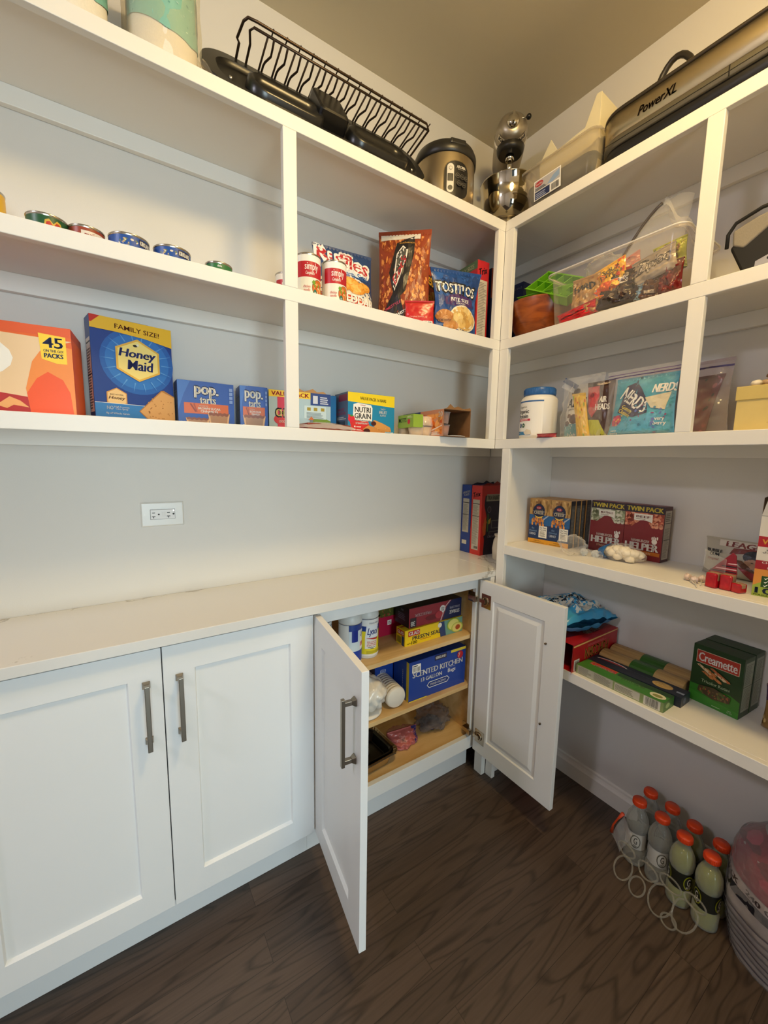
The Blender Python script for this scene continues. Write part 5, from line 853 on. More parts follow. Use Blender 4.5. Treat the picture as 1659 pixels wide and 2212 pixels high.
# ================================================================ countertop boxes
def side(c, txt, tc):
    return lambda a: (a.r(0, 0, 1, 1, c), a.t(txt, .48, .875, .72, .07, tc, .05, .1, .05), a.r(.14, .30 if c == '#1c3a8a' else .07, .80, .80, '#b9b3a6'), a.lines(.18, .33 if c == '#1c3a8a' else .15, .76, .72, 36, '#837e74', 5, .45), a.r(.14, .735, .80, .745, Bk), a.r(.14, .56, .80, .567, Bk), *([a.r(.16, .12, .66, .18, '#cfcabd')] if c == '#1c3a8a' else [a.bars(.4, .09, .76, .125, 14)]))
def game(a):
    a.r(0, 0, 1, 1, '#b3241c'); a.p([(.12, 0), (.14, .22), (.10, .3), (.2, .55), (.1, .72), (.12, .86), (1, .88), (1, 0)], '#1d0f20'); a.p([(.16, .78), (.18, .88), (1, .88), (1, .78)], '#8f8a76'); a.t('TRIX RABBIT', .42, .83, .46, .06, '#2a2a1c', .03); a.p([(.05, .4), (.15, .56), (.2, .5), (.18, .3), (.1, .28)], '#b5551c'); a.p([(.2, .48), (.36, .54), (.34, .46), (.24, .44)], '#b59a2c')
    for x0, y0, x1, y1 in ((.38, .38, .95, .50), (.30, .34, .95, .25)): a.r(x0, min(y0, y1), x1, max(y0, y1), '#6a6a5a'); a.r(x0+.02, min(y0, y1)+.01, x1, max(y0, y1)-.01, '#241426')
    a.e(.28, .66, .07, .045, '#7a7a80', 16); a.e(.28, .66, .06, .038, '#3a1626', 16); a.t('CIRCUITS', .42, .265, .34, .035, '#c9b8c9', .03); a.p([(.22, .6), (.26, .6), (.26, .34), (.22, .34)], '#3f6a2c')
tf = carton('cereal_box', 'tall blue frosted flakes cereal box at the back of the countertop corner', 'box', (-0.1840, -0.0650), (-0.0040, -0.0650), 0.061, 0.325, 0.9142, '#1c3a8a', left=side('#1c3a8a', 'FROSTED\nFLAKES', Wt))
tr = carton('cereal_box', 'tall red cereal box on the countertop in front of the blue one', 'box', (-0.1840, -0.1320), (-0.0040, -0.1320), 0.064, 0.325, 0.9142, '#b3241c', left=side('#c22a24', 'Trix', '#2a1c1c'), front=game)
for T, c in ((tf, '#141c3c'), (tr, '#8a1c1c')):
    mb = MB(); mb.prism([(0.01, 0), (0.17, 0.0), (0.165, 0.012), (0.14, 0.007), (0.12, 0.018), (0.09, 0.006), (0.05, 0.010)], mat(c, 0.5), 0.001, (0, 0.012, 0.3262), (1, 0, 0), (0, 0.5, 1)); mb.build('open_flap', T)
t = thing('jar', 'cream ceramic jar peeking out from behind the shelving post on the countertop', 'jar', (-0.1500, -0.2350, 0.9142)); mb = MB(); mb.lathe([(0.036, 0), (0.042, 0.004), (0.045, 0.05), (0.040, 0.088), (0.034, 0.100), (0.034, 0.108)], mat('#d4c8b4', 0.35), 36); mb.build('jar_body', t)
mb = MB(); mb.lathe([(0.037, 0.1085), (0.038, 0.116), (0.02, 0.120), (0, 0.121)], mat('#c9bca6', 0.4), 36); mb.build('lid', t)
# ================================================================ top shelf (z = SH[0])
# black griddle leaning back on the shelf with its underside to the room
def frame_at(o, P, X, Y, Z):
    X, Y, Z = Vector(X).normalized(), Vector(Y).normalized(), Vector(Z).normalized(); o.matrix_world = Matrix.Translation(P) @ Matrix((X, Y, Z)).transposed().to_4x4()
t = thing('griddle', 'long black electric griddle leaning on its side on the top left shelf', 'griddle', (0, 0, 0))
sl = Vector((0, 0.120, 0.172)).normalized(); frame_at(t, (-1.3450, -0.2820, ZT+0.004), (1, 0.0, 0), sl, Vector((1, 0, 0)).cross(sl))
def rrect(w, h, r, n=8, x0=0, y0=0):
    pts = []
    for cx, cy, a0 in ((w-r, h-r, 0), (r, h-r, PI/2), (r, r, PI), (w-r, r, 1.5*PI)):
        for k in range(n+1): a = a0+PI/2*k/n; pts.append((x0+cx+r*math.cos(a), y0+cy+r*math.sin(a)))
    return pts
def shell(mb, rings, m, cap0=True, cap1=True, smooth=True):
    N = len(rings[0]); vs = [p for q in rings for p in q]; fs = []
    if cap0: fs.append(tuple(reversed(range(N))))
    if cap1: fs.append(tuple((len(rings)-1)*N+k for k in range(N)))
    for j in range(len(rings)-1): fs += [(j*N+i, j*N+(i+1) % N, (j+1)*N+(i+1) % N, (j+1)*N+i) for i in range(N)]
    mb.add(vs, fs, m, smooth)
R3 = lambda w, h, r, z, e=0.0: [(p[0], p[1], z) for p in rrect(w-2*e, h-2*e, max(0.004, r-e), 8, e, e)]
gb = mat('#1b1a18', 0.28, 0, 0.6); gd = mat('#100f0e', 0.35, 0, 0.5); GW, GH = 0.690, 0.205
mb = MB(); shell(mb, [R3(GW, GH, 0.09, -0.018), R3(GW, GH, 0.09, -0.008, -0.002), R3(GW, GH, 0.09, 0.0), R3(GW, GH, 0.09, 0.001, 0.034)], gb, True, False, False); mb.build('griddle_plate', t, 0.002)
mb = MB(); shell(mb, [R3(GW, GH, 0.09, 0.0008, 0.034), R3(GW, GH, 0.09, -0.010, 0.040), R3(GW, GH, 0.09, -0.010, 0.05)], gd, False, True); 
for x0, w in ((0.105, 0.215), (0.40, 0.215)): shell(mb, [[(p[0], p[1], z) for p in rrect(w-2*e, 0.10-2*e, 0.045-e, 8, x0+e, 0.034+e)] for z, e in ((-0.009, 0), (0.012, 0.003), (0.018, 0.012), (0.010, 0.022), (0.004, 0.026))], gb, False, True)
mb.build('underside_pan', t)
mb = MB(); shell(mb, [[(p[0], p[1], z) for p in rrect(0.092-2*e, 0.120-2*e, 0.012, 5, 0.300+e, 0.070+e)] for z, e in ((-0.010, 0), (0.030, 0.001), (0.034, 0.006))], mat('#0d0c0c', 0.3, 0, 0.6), True, True, False); mb.build('control_box', t, 0.001)
mb = MB(); mb.box(0.302, 0.183, 0.004, 0.390, 0.190, 0.026, mat('#57534b', 0.25)); mb.build('control_rim', t, 0.001)
for x0 in (0.065, 0.640): mb = MB(); mb.lathe([(0.006, 0), (0.004, 0.006)], mat('#cfcac0', 0.3, 1.0), 10, (x0, 0.075, -0.008)); mb.build('screw', t)
t = thing('wire_rack', 'brown wire rack with wavy bars lying on the tilted black griddle', 'rack', (0, 0, 0))
Pa = Vector((-1.2450, -0.2500, 2.4480)); ey = Vector((0, 0.200, -0.045)).normalized(); frame_at(t, Pa, (1, 0, 0.004), ey, Vector((1, 0, 0)).cross(ey)); rk = mat('#4a3a2c', 0.35, 0.7, 0.5); RW, RD = 0.605, 0.190
mb = MB(); mb.tube([(0.004, RD, -0.004), (0.0, 0.060, -0.004), (-0.006, 0.055, 0), (0.0, 0.012, 0), (0.008, 0.0, 0), (0.03, -0.002, 0), (RW-0.02, -0.002, 0), (RW, 0.012, 0), (RW, RD, 0)], 0.0034, rk, 8); mb.build('outer_frame', t)
mb = MB(); mb.tube([(0.030, RD, -0.004), (0.026, 0.05, -0.004), (0.018, 0.022, -0.003), (0.026, 0.011, -0.003), (RW-0.008, 0.011, -0.003)], 0.0032, rk, 8); mb.tube([(0.0, RD, -0.004), (RW, RD, -0.004)], 0.0032, rk, 8); mb.build('inner_rail', t)
for k in range(15):
    x = 0.062+0.0375*k; mb = MB(); mb.tube([(x, 0.012, -0.0035), (x, RD, -0.0035)], 0.0027, rk, 7); mb.build('bar', t)
    if k < 14 and True: mb = MB(); mb.tube([(x+0.016, 0.010, -0.0035), (x+0.019, 0.040, -0.004), (x+0.020, 0.052, -0.004), (x+0.010, 0.072, -0.004), (x+0.008, 0.082, -0.004), (x+0.008, RD, -0.004)], 0.0029, rk, 7); mb.build('wavy_bar', t)
    mb = MB(); mb.tube([(x+0.010, -0.006, 0.002), (x+0.010, 0.013, 0.002)], 0.0018, rk, 6); mb.build('cross_tie', t)

# rice cooker
t = thing('rice_cooker', 'stainless rice cooker with black lid and control panel on the top shelf', 'rice cooker', (-0.500, -0.162, ZT+0.0004), rr(-17))
ss = mat('#b5a68a', 0.30, 1.0, aniso=0.5); R_ = 0.1085; mb = MB(); mb.lathe([(R_-0.014, 0.0), (R_-0.004, 0.004), (R_, 0.014), (R_+0.001, 0.10), (R_, 0.168)], ss, 64, caps=False); mb.lathe([(R_-0.016, 0.0), (0.001, 0.0)], gd, 64, caps=False)
CP = cyl_map(R_+0.0012, 0.0, 1.0, -PI, 0); mb.build('cooker_body', t)
mb = MB(); lb = mat('#211f1c', 0.35, 0, 0.5); mb.lathe([(R_+0.001, 0.166), (R_+0.005, 0.170), (R_+0.005, 0.190), (R_-0.002, 0.207), (R_-0.014, 0.215), (R_-0.04, 0.219), (0, 0.221)], lb, 64, caps=False); mb.build('lid', t)
mb = MB(); mb.box(-0.030, -R_-0.006, 0.186, 0.030, -R_+0.030, 0.206, lb); mb.build('lid_latch', t, 0.006, 3)
mb = MB(); a = Art(mb, CP, tol=0.02, step=0.0003)
rp = lambda cx, cz, w, h, r, n=6: [((cx-w/2+p[0])/1.0, cz-h/2+p[1]) for p in rrect(w, h, r, n)]
U_ = lambda pts: [(0.5+p[0]/(PI*R_), p[1]) for p in pts]
a.p(U_(rp(0.0, 0.076, 0.096, 0.124, 0.036)), mat('#a89a80', 0.2, 1.0)); a.p(U_(rp(0.0, 0.078, 0.090, 0.116, 0.034)), '#141211'); a.p(U_(rp(-0.024, 0.081, 0.024, 0.092, 0.012)), '#d8d2c6'); a.p(U_(rp(-0.024, 0.083, 0.020, 0.024, 0.002)), '#1b1a1a')
a.e(0.5-0.024/(PI*R_), 0.112, 0.006/(PI*R_), 0.006, '#57534b', 16); a.e(0.5-0.024/(PI*R_), 0.112, 0.0048/(PI*R_), 0.0048, '#d8d2c6', 16); a.e(0.5-0.024/(PI*R_), 0.050, 0.008/(PI*R_), 0.008, '#1b1a1a', 16)
a.t('AROMA', 0.5+0.014/(PI*R_), 0.118, 0.034/(PI*R_), 0.009, '#cfc8b8', .03); a.t('PROFESSIONAL', 0.5+0.014/(PI*R_), 0.110, 0.026/(PI*R_), 0.003, '#a8a294', 0)
for i, (x, z_) in enumerate(((0.001, 0.090), (0.018, 0.088), (0.034, 0.086), (0.006, 0.065), (0.023, 0.062))): a.e(0.5+x/(PI*R_), z_, 0.0078/(PI*R_), 0.0078, '#8a8478', 18); a.e(0.5+x/(PI*R_), z_, 0.0070/(PI*R_), 0.0070, '#141211', 18); a.t('menu', 0.5+x/(PI*R_), z_, 0.008/(PI*R_), 0.003, '#8a8478', 0)
mb.build('control_panel', t)

# stand mixer in the corner, facing the room
t = thing('stand_mixer', 'silver stand mixer with polished bowl in the corner of the top shelf', 'stand mixer', (-0.158, -0.158, ZT+0.0004), rr(-44))
sv = mat('#a89e8c', 0.34, 0.75, 0.5); dk = mat('#2c2924', 0.4, 0.3, 0.5); mb = MB()
# local: -y is the front of the mixer
shell(mb, [[(p[0]-0.085, p[1]-0.15, z) for p in rrect(0.17-2*e, 0.26-2*e, 0.06-e, 8, e, e)] for z, e in ((0, 0.004), (0.006, 0), (0.026, 0.001), (0.034, 0.010))], mat('#8d8576', 0.4, 0.6)); mb.build('base', t)
mb = MB(); shell(mb, [[(x*sx, 0.092+y*sy, z) for x, y in [(0.05*math.cos(2*PI*k/28), 0.045*math.sin(2*PI*k/28)) for k in range(28)]] for z, sx, sy in ((0.030, 1.2, 1.2), (0.07, 1.05, 1.0), (0.20, 1.0, 0.9), (0.30, 1.12, 1.2), (0.33, 1.15, 1.3))], sv); mb.build('column', t)
mb = MB(); HZ = 0.362
hd = [(0.115, 0.030, 0.030), (0.105, 0.050, 0.048), (0.07, 0.057, 0.054), (0.0, 0.060, 0.056), (-0.09, 0.060, 0.056), (-0.130, 0.057, 0.053), (-0.150, 0.050, 0.046), (-0.162, 0.036, 0.034), (-0.166, 0.018, 0.018)]
shell(mb, [[(w*math.cos(2*PI*k/32), y, HZ+h*math.sin(2*PI*k/32)) for k in range(32)] for y, w, h in hd], sv); mb.build('head', t)
mb = MB(); shell(mb, [[(w*math.cos(2*PI*k/32), y, HZ-0.003+h*math.sin(2*PI*k/32)) for k in range(32)] for y, w, h in ((-0.083, 0.0615, 0.0575), (-0.089, 0.0622, 0.0582), (-0.095, 0.0615, 0.0575))], M_CHROME, True, True); mb.build('trim_band', t)
hub = mat('#d9d4ca', 0.10, 1.0)
mb = MB(); mb.lathe([(0.021, 0.0), (0.023, 0.006), (0.020, 0.016), (0.010, 0.020), (0, 0.020)], hub, 28, (0, 0, 0), ax='y'); mb.v = [(x, -0.163-y, HZ+z) for x, y, z in mb.v]; mb.box(-0.004, -0.196, HZ-0.016, 0.004, -0.180, HZ+0.016, hub); mb.build('hub_cap', t)
mb = MB(); mb.tube([(0.018, -0.160, HZ+0.010), (0.050, -0.160, HZ+0.014)], 0.0025, M_CHROME, 8); mb.blob((0.056, -0.160, HZ+0.0145), 0.0095, gd, 1, 0.0, 10); mb.build('hub_knob', t)
mb = MB(); hm = lambda u, v, l: ((0.0595+l)*math.sin((u-0.5)*2.6), -0.108-0.018*0+0.036*(0.5-v)*1.0-0.0, HZ-0.002-(0.0565+l)*math.cos((u-0.5)*2.6))
hm = lambda u, v, l: ((0.0604+l)*math.cos(-PI*0.5+(u-0.5)*2.2), -0.128+0.024*(1-v) if False else -0.122, 0) 
def hm(u, v, l):
    th = PI*1.5+(u-0.5)*2.3; k = -0.0045*(v-0.5); return ((0.0555+k+l)*math.cos(th), -0.137-0.020*(v-0.5), HZ+(0.0515+k+l)*math.sin(th))
a = Art(mb, hm, tol=0.05, step=0.0006); a.r(0.02, 0.0, 0.98, 1.0, mat('#c9c0b0', 0.25, 0.9)); a.t('KitchenAid', 0.5, 0.5, 0.86, 0.62, Bk, .04); mb.build('name_band', t)
mb = MB(); mb.lathe([(0.043, -0.070), (0.050, -0.060), (0.052, -0.045)], dk, 28, (0, -0.098, HZ)); mb.lathe([(0.008, -0.145), (0.008, -0.070)], M_CHROME, 12, (0, -0.098, HZ)); mb.lathe([(0.016, -0.090), (0.016, -0.070)], M_CHROME, 16, (0, -0.098, HZ)); mb.build('planetary', t)
mb = MB(); mb.box(-0.075, 0.020, 0.140, 0.075, 0.050, 0.165, dk)
for s_ in (-1, 1): mb.box(s_*0.128-0.010, -0.110, 0.150, s_*0.128+0.010, 0.040, 0.162, sv) if False else None
mb.build('bowl_support', t, 0.004)
mb = MB(); mb.tube([(-0.055, 0.05, HZ-0.075), (-0.088, 0.045, HZ-0.085)], 0.0025, M_CHROME, 8); mb.blob((-0.094, 0.044, HZ-0.086), 0.010, gd, 2, 0, 10); mb.build('speed_knob', t)
bw = mat('#c9c0ae', 0.07, 1.0); mb = MB(); BY = -0.075
mb.lathe([(0.046, 0.052), (0.050, 0.053), (0.049, 0.058), (0.060, 0.064), (0.080, 0.082), (0.094, 0.112), (0.100, 0.150), (0.1035, 0.200), (0.107, 0.203), (0.1075, 0.206), (0.103, 0.205), (0.098, 0.150), (0.091, 0.112), (0.076, 0.084), (0.04, 0.066), (0, 0.064)], bw, 72, (0, BY, -0.012), caps=False); mb.build('bowl', t)
mb = MB(); mb.lathe([(0.060, 0.040), (0.064, 0.041), (0.066, 0.048), (0.055, 0.055)], mat('#a3977f', 0.25, 0.9), 48, (0, BY, -0.012)); mb.build('bowl_foot', t)

# containers right of the mixer
t = thing('food_container', 'smoky clear food storage container with a barcode label, nested on the top shelf corner', 'container', (-0.2900, -0.3750, ZT+0.0004), rr(-90)); mb = MB()
CC = film('#eeeae2', 0.10, 0.42, 0.1, '#e6e0d4'); binshell(mb, 0.240, 0.150, 0.125, CC, 0.016, 0.028, 0.007); mb.build('tub', t, solid=0.001)
mb = MB(); binshell(mb, 0.225, 0.135, 0.070, film('#6d6f70', 0.62, 0.85, 0.15, '#3a3c3c'), 0.010, 0.026, 0.002); mb.v = [(x+0.0075, y+0.0075, z+0.003) for x, y, z in mb.v]; mb.build('grey_tub', t, solid=0.001)
mb = MB(); a = Art(mb, plane_map((0.035, -0.0058, 0.018), (1, -0.03, 0), (0, -0.09, 1), (0, -1, -0.09), 0.105, 0.060)); a.r(0, 0, 1, 1, Wt); a.r(.03, .04, .60, .42, '#1d2c5a'); a.p([(.03, .45), (.97, .45), (.97, .95), (.03, .95)], '#b9b6b8'); a.p([(.5, .5), (.75, .8), (.95, .9), (.95, .6), (.7, .47)], '#8fa8c9'); a.e(.2, .78, .16, .13, '#b8323a'); a.t('Sterilite', .2, .78, .26, .11, Wt, .02); a.bars(.66, .06, .95, .38, 16); a.lines(.06, .48, .5, .62, 2, '#4a4a52', 3); a.lines(.06, .08, .5, .36, 3, '#9aa4c4', 3); mb.build('label', t)
t = thing('storage_bin', 'opaque white bin with a cut-away front standing in the smoky clear container', 'bin', (-0.2640, -0.4080, ZT+0.012), rr(-90)); mb = MB(); wb = mat('#d9cfae', 0.45, 0, 0.5); w, d, h, k = 0.205, 0.150, 0.205, 0.003
mb.prism([(0.03, 0), (0.0, 0.150), (0.052, 0.165), (0.068, 0.122), (0.150, 0.128), (0.190, 0.205), (w+0.008, 0.205), (w, 0)], wb, k, (0, 0, 0), (1, 0, 0), (0, 0, 1)) if False else None
h = 0.232; fr_ = [(0.0, 0.0), (w, 0.0), (w+0.004, h), (w-0.012, h+0.002), (w-0.046, 0.160), (0.062, 0.150), (0.036, 0.196), (-0.006, 0.140)]
mb.prism(fr_, wb, -k, (0, 0, 0), (1, 0, 0), (0, -0.02, 1)); mb.prism([(0, 0), (d, 0), (d+0.01, h*0.95), (0, h)], wb, k, (w, 0, 0), (0, 1, 0), (0, 0, 1)); mb.prism([(0, 0), (d, 0), (d, 0.150), (0, 0.140)], wb, k, (0, 0, 0), (0, 1, 0), (0, 0, 1)); mb.box(0, d-k, 0, w, d, 0.150, wb); mb.box(0, 0, 0, w, d, k, wb); mb.build('bin_body', t, 0.0008)
# electric grill
t = thing('electric_grill', 'long silver and black electric grill overhanging the right end of the top shelf', 'grill', (-0.3000, -0.6250, ZT+0.0004), rr(-90)); GL, GD = 0.600, 0.270
S_ = lambda z, e, w=GL, d=GD, r=0.075: [(p[0], p[1], z) for p in rrect(w-2*e, d-2*e, r-e if r > e else 0.004, 8, e, e)]
mb = MB(); shell(mb, [S_(0, 0.020), S_(0.004, 0.010), S_(0.030, 0.004), S_(0.036, 0.006)], mat('#141210', 0.35, 0, 0.5)); mb.build('base', t)
mb = MB(); shell(mb, [S_(0.0362, 0.002), S_(0.038, 0.0), S_(0.060, 0.0), S_(0.062, 0.002)], mat('#5f5a4e', 0.4, 0.4)); mb.box(0.03, -0.0006, 0.0475, GL-0.03, 0.0, 0.0490, gd); mb.box(0.330, -0.0012, 0.037, 0.3325, 0.0, 0.061, gd); mb.build('control_band', t)
mb = MB(); shell(mb, [S_(0.0622, 0.003), S_(0.064, 0.001), S_(0.124, -0.001), S_(0.126, 0.002)], mat('#c4b595', 0.30, 1.0)); a = Art(mb, plane_map((0.12, -0.0008, 0.075), (1, 0, 0), (0, 0, 1), (0, -1, 0), 0.10, 0.03)); a.t('PowerXL', .5, .5, .95, .75, '#3f3528', .035, .35); mb.build('steel_band', t)
mb = MB(); shell(mb, [S_(0.1262, 0.000), S_(0.128, -0.003), S_(0.134, -0.003), S_(0.137, 0.003)], mat('#4a4238', 0.3, 0.6)); mb.build('rim', t)
mb = MB(); shell(mb, [S_(0.1372, 0.004), S_(0.143, 0.008), S_(0.146, 0.02), S_(0.148, 0.05)], mat('#d9cca8', 0.15, 0.8)); mb.build('lid', t)
mb = MB(); hx = [(0.075+0.125*(0.5-0.5*math.cos(PI*k/16)), 0.16, 0.140+0.155*math.sin(PI*k/16)) for k in range(17)]; mb.tube(hx, 0.0085, mat('#2a251f', 0.4), 12); mb.build('lid_handle', t)
# paper towels wrapped in film, top left
for i, (x, y, c) in enumerate(((-1.425, -0.205, 1), (-1.425, -0.085, 0), (-1.605, -0.200, 1), (-1.745, -0.200, 0), (-1.605, -0.08, 0))):
    t = thing('paper_towel_roll', ('white roll with mint print, rightmost front roll on the top left shelf', 'white roll behind the rightmost mint printed roll', 'white roll beside the mint printed roll on the top left shelf', 'white roll at the far left end of the top shelf', 'white roll at the back of the left wrapped pack')[i], 'paper roll', (x, y, ZT+0.0012), rr(20)); mb = MB(); pw = mat('#e6dfd2', 0.85, 0, 0.2, 0.03, 300, 0.3, 500); r = 0.068 if i else 0.072
    mb.lathe([(r-0.020, 0), (r-0.006, 0.004), (r, 0.018), (r, 0.262), (r-0.006, 0.276), (0.02, 0.278)], pw, 48); mb.build('paper', t)
    if i in (0, 2):
        mb = MB(); a = Art(mb, cyl_map(r+0.001, 0.0, 0.26, -PI*1.15, PI*0.15), tol=0.04, step=0.0004); a.p([(0, .40), (.25, .30), (.40, .24), (.6, .24), (.75, .33), (1, .45), (1, 1), (0, 1)], '#7fb8ac'); a.scatter(.1, .35, .9, .98, 90, ('#5a9a92', '#a8cfc4'), .006, .012, 3)
        a.p([(.55, .62), (.58, .72), (.61, .62)], '#4a5a56'); a.bars(.68, .42, .78, .7, 14); a.r(.66, .4, .665, .9, '#b8a87a'); a.p([(.0, .55), (.12, .5), (.2, .62), (.1, .75), (0, .7)], '#3f4a48'); mb.build('printed_film', t)
t = thing('film_wrap', 'clear gathered plastic film around the rolls on the top left shelf', 'plastic wrap', (-1.425, -0.148, ZT+0.0006)); mb = MB(); WF = film('#fbf7ee', 0.10, 0.40, 0.14, '#f4eede', 0.5)
def wr_(u, v):
    th = 2*PI*u; n = noise.noise(Vector((math.cos(th)*3, math.sin(th)*3, v*5))); k = 1+0.05*n+(0.05 if v < .1 else 0)*math.sin(th*9); sq = 1/max(abs(math.cos(th)), abs(math.sin(th)))**0.7
    return (0.080*k*math.cos(th)*sq, 0.140*k*math.sin(th)*sq*0.92, 0.002+0.282*v)
mb.grid(wr_, 72, 14, WF); mb.build('film', t)
for q in (0.2, 0.6): pass
mb = MB(); mb.grid(lambda u, v: (0.066+0.030*v+0.004*math.sin(17*u), -0.145+0.10*u, 0.003+(0.05*u+0.02)*(1-v)+0.006*math.sin(23*u+5*v)), 16, 5, WF); mb.build('gathered_end', t)

# ================================================================ inside the open base cabinet
C1, C2, C0 = 0.6252, 0.4002, 0.1702
def wipes(label, x, y, rz, side_, art):
    t = thing('wipes_canister', label, 'canister', (x, y, C1), rz); mb = MB(); r = 0.0415; mb.lathe([(r-0.003, 0), (r, 0.003), (r, 0.150), (r-0.002, 0.153)], mat('#dcdcd8', 0.4), 44); a = Art(mb, cyl_map(r, 0.012, 0.150, -PI, 0), tol=0.05); a.r(0.02, 0, .98, 1, side_); art(a); mb.build('canister_body', t)
    mb = MB(); mb.lathe([(r+0.001, 0.1532), (r+0.0015, 0.156), (r-0.002, 0.184), (r-0.008, 0.188), (0, 0.189)], mat('#cfd0cc', 0.4), 44); mb.lathe([(r+0.0012, 0.1500), (r+0.0012, 0.1515)], mat('#1c2c5a', 0.4), 44, caps=False); mb.build('lid', t); return t
def lys(top, low):
    def f(a):
        a.r(0.02, .80, .98, 1, '#e9e9e4'); a.t('COLD & FLU VIRUSES', .42, .90, .3, .04, Nv, .03); a.r(0.02, .68, .98, .82, '#23408a'); a.r(.02, 0, .98, .68, low); a.p([(.2, .84), (.58, .84), (.60, .50), (.40, .44), (.16, .50)], '#e6eaee'); a.t('Lysol', .39, .65, .34, .24, '#1c2f78', .04, .35); a.p([(.20, .50), (.54, .49), (.53, .44), (.22, .45)], '#b8242c')
        a.p([(.16, .50), (.52, .42), (.50, .2), (.16, .2)], '#eceadf'); a.t('KILLS 99.9%\nOF VIRUSES\n& BACTERIA', .36, .34, .3, .14, '#c02a2c', .03); a.t('DISINFECTING\nWIPES', .36, .22, .24, .07, '#2a2c3a', .03); a.r(.68, .56, .82, .82, Nv); a.r(.04, 0, .96, .05, '#dcdcd8'); a.lines(.2, .07, .8, .15, 3, '#b5a82c' if low == '#e3d42c' else '#4a6ab0', 3); a.r(.74, .1, .84, .2, Bk)
    return f
wipes('yellow lemon disinfecting wipes canister in the open cabinet', -0.8280, -0.1880, 0.35, '#e3d42c', lys('y', '#e3d42c'))
wipes('white and dark blue wipes canister, front one at the left of the yellow canister', -0.9080, -0.2020, 0.9, '#cfdde4', lambda a: (a.r(.02, 0, .98, .30, '#2440a0'), a.r(.02, .84, .98, 1, '#23408a'), a.r(.10, .55, .28, .86, '#1c2f8a'), a.r(.34, .32, .66, .84, '#eceae6'), a.t('Lysol', .50, .72, .26, .2, '#1c2040', .03, .35), a.r(.36, .40, .9, .52, '#d98a94'), a.t('DISINFECTING\nWIPES', .5, .46, .22, .07, '#7a3a4a', .02)))
wipes('white wipes canister mostly hidden behind the open left door', -0.9950, -0.1350, 0.7, '#dce4e8', lys('w', '#5a8ac4'))
def pns(a): a.r(0, 0, 1, 1, '#e6c619'); a.r(.66, 0, 1, 1, '#6a9a8c'); a.p([(.60, 0), (.70, 0), (.66, 1), (.56, 1)], '#233a6c'); a.r(.05, .58, .24, .92, '#b8241c'); a.t('GLAD', .145, .75, .17, .24, Wt, .04); a.t("PRESS'N SEAL", .36, .42, .48, .26, '#1c2a4a', .03); a.lines(.25, .20, .52, .26, 1, '#b8421c', 2); a.t('100', .15, .16, .09, .2, Bk, .03); a.t('sq ft', .06, .14, .06, .1, Bk); a.e(.58, .8, .035, .16, '#e6e2d4'); a.e(.83, .62, .12, .42, '#8fae3c', 20); a.e(.83, .62, .10, .35, '#d6d47a', 20); a.e(.90, .36, .11, .34, '#a8b84a', 20); a.e(.90, .36, .09, .29, '#dcd07a', 20); a.e(.91, .36, .045, .17, '#a8502a', 16)
def pnse(a): a.r(0, 0, 1, 1, '#e0c21c'); a.r(.1, .62, .9, .95, '#b8421c'); a.t('GLAD', .5, .78, .7, .2, Wt, .04); a.r(.62, 0, .9, .6, '#233a6c'); a.r(.1, .1, .55, .5, '#8a7a1c')
carton('food_wrap_box', 'long yellow press and seal food wrap box on the upper cabinet shelf', 'box', (-0.6740, -0.2211), (-0.3690, -0.2228), 0.058, 0.065, C1, '#e0c21c', front=pns, left=pnse, top=lambda a: (a.r(0, 0, 1, 1, '#d6b81c'), a.r(.02, .2, .2, .8, '#b8421c')))
def stor(a): a.r(0, 0, 1, 1, '#8a2430'); a.p([(.62, 0), (.70, .7), (.80, 1), (1, 1), (1, 0)], '#16234c'); a.p([(.58, 0), (.66, .7), (.76, 1), (.78, 1), (.68, .7), (.60, 0)], '#c9b8b8'); a.t('STORAGE', .86, .34, .2, .2, Wt, .04, 0, PI); a.t('DOUBLE ZIPPER', .86, .58, .2, .12, '#b5b8c9', .03, 0, PI); a.e(.62, .62, .055, .2, '#d9d4d0', 16); a.t('BPA\nFREE', .62, .62, .06, .2, Bk, .02, 0, PI); a.r(.02, .02, .13, .5, '#2a1c24'); a.t('38', .07, .2, .07, .26, Wt, .05, 0, PI); a.t('FREEZER', .25, .60, .3, .14, '#c4a8a8', .03, 0, PI); a.e(.42, .3, .12, .14, '#6a1822'); a.e(.55, .36, .07, .2, '#a8323c')
carton('storage_bag_box', 'dark red and navy storage bag box lying upside down on the yellow wrap box', 'box', (-0.6500, -0.2120), (-0.3720, -0.2160), 0.095, 0.080, C1+0.067, '#1a1420', front=stor, left=lambda a: (a.r(0, 0, 1, 1, '#15141c'), a.t('38', .5, .8, .2, .1, '#8a8a94', .02), a.lines(.2, .3, .8, .66, 4, '#57596a', 3)))
carton('dessert_box', 'magenta-red box with green top band at the back of the upper cabinet shelf', 'box', (-0.7250, -0.0950), (-0.6000, -0.0950), 0.07, 0.150, C1, '#a8163c', front=lambda a: (a.r(0, .55, 1, 1, '#4a4a1c'), a.scatter(.02, .56, .98, .98, 40, ('#6a6a2c', '#8a3a2c', '#3a4a1c'), .03, .06, 4), a.r(.42, .30, .58, .44, '#e9e2dc'), a.t('0%', .5, .37, .1, .08, '#a8163c', .03)))
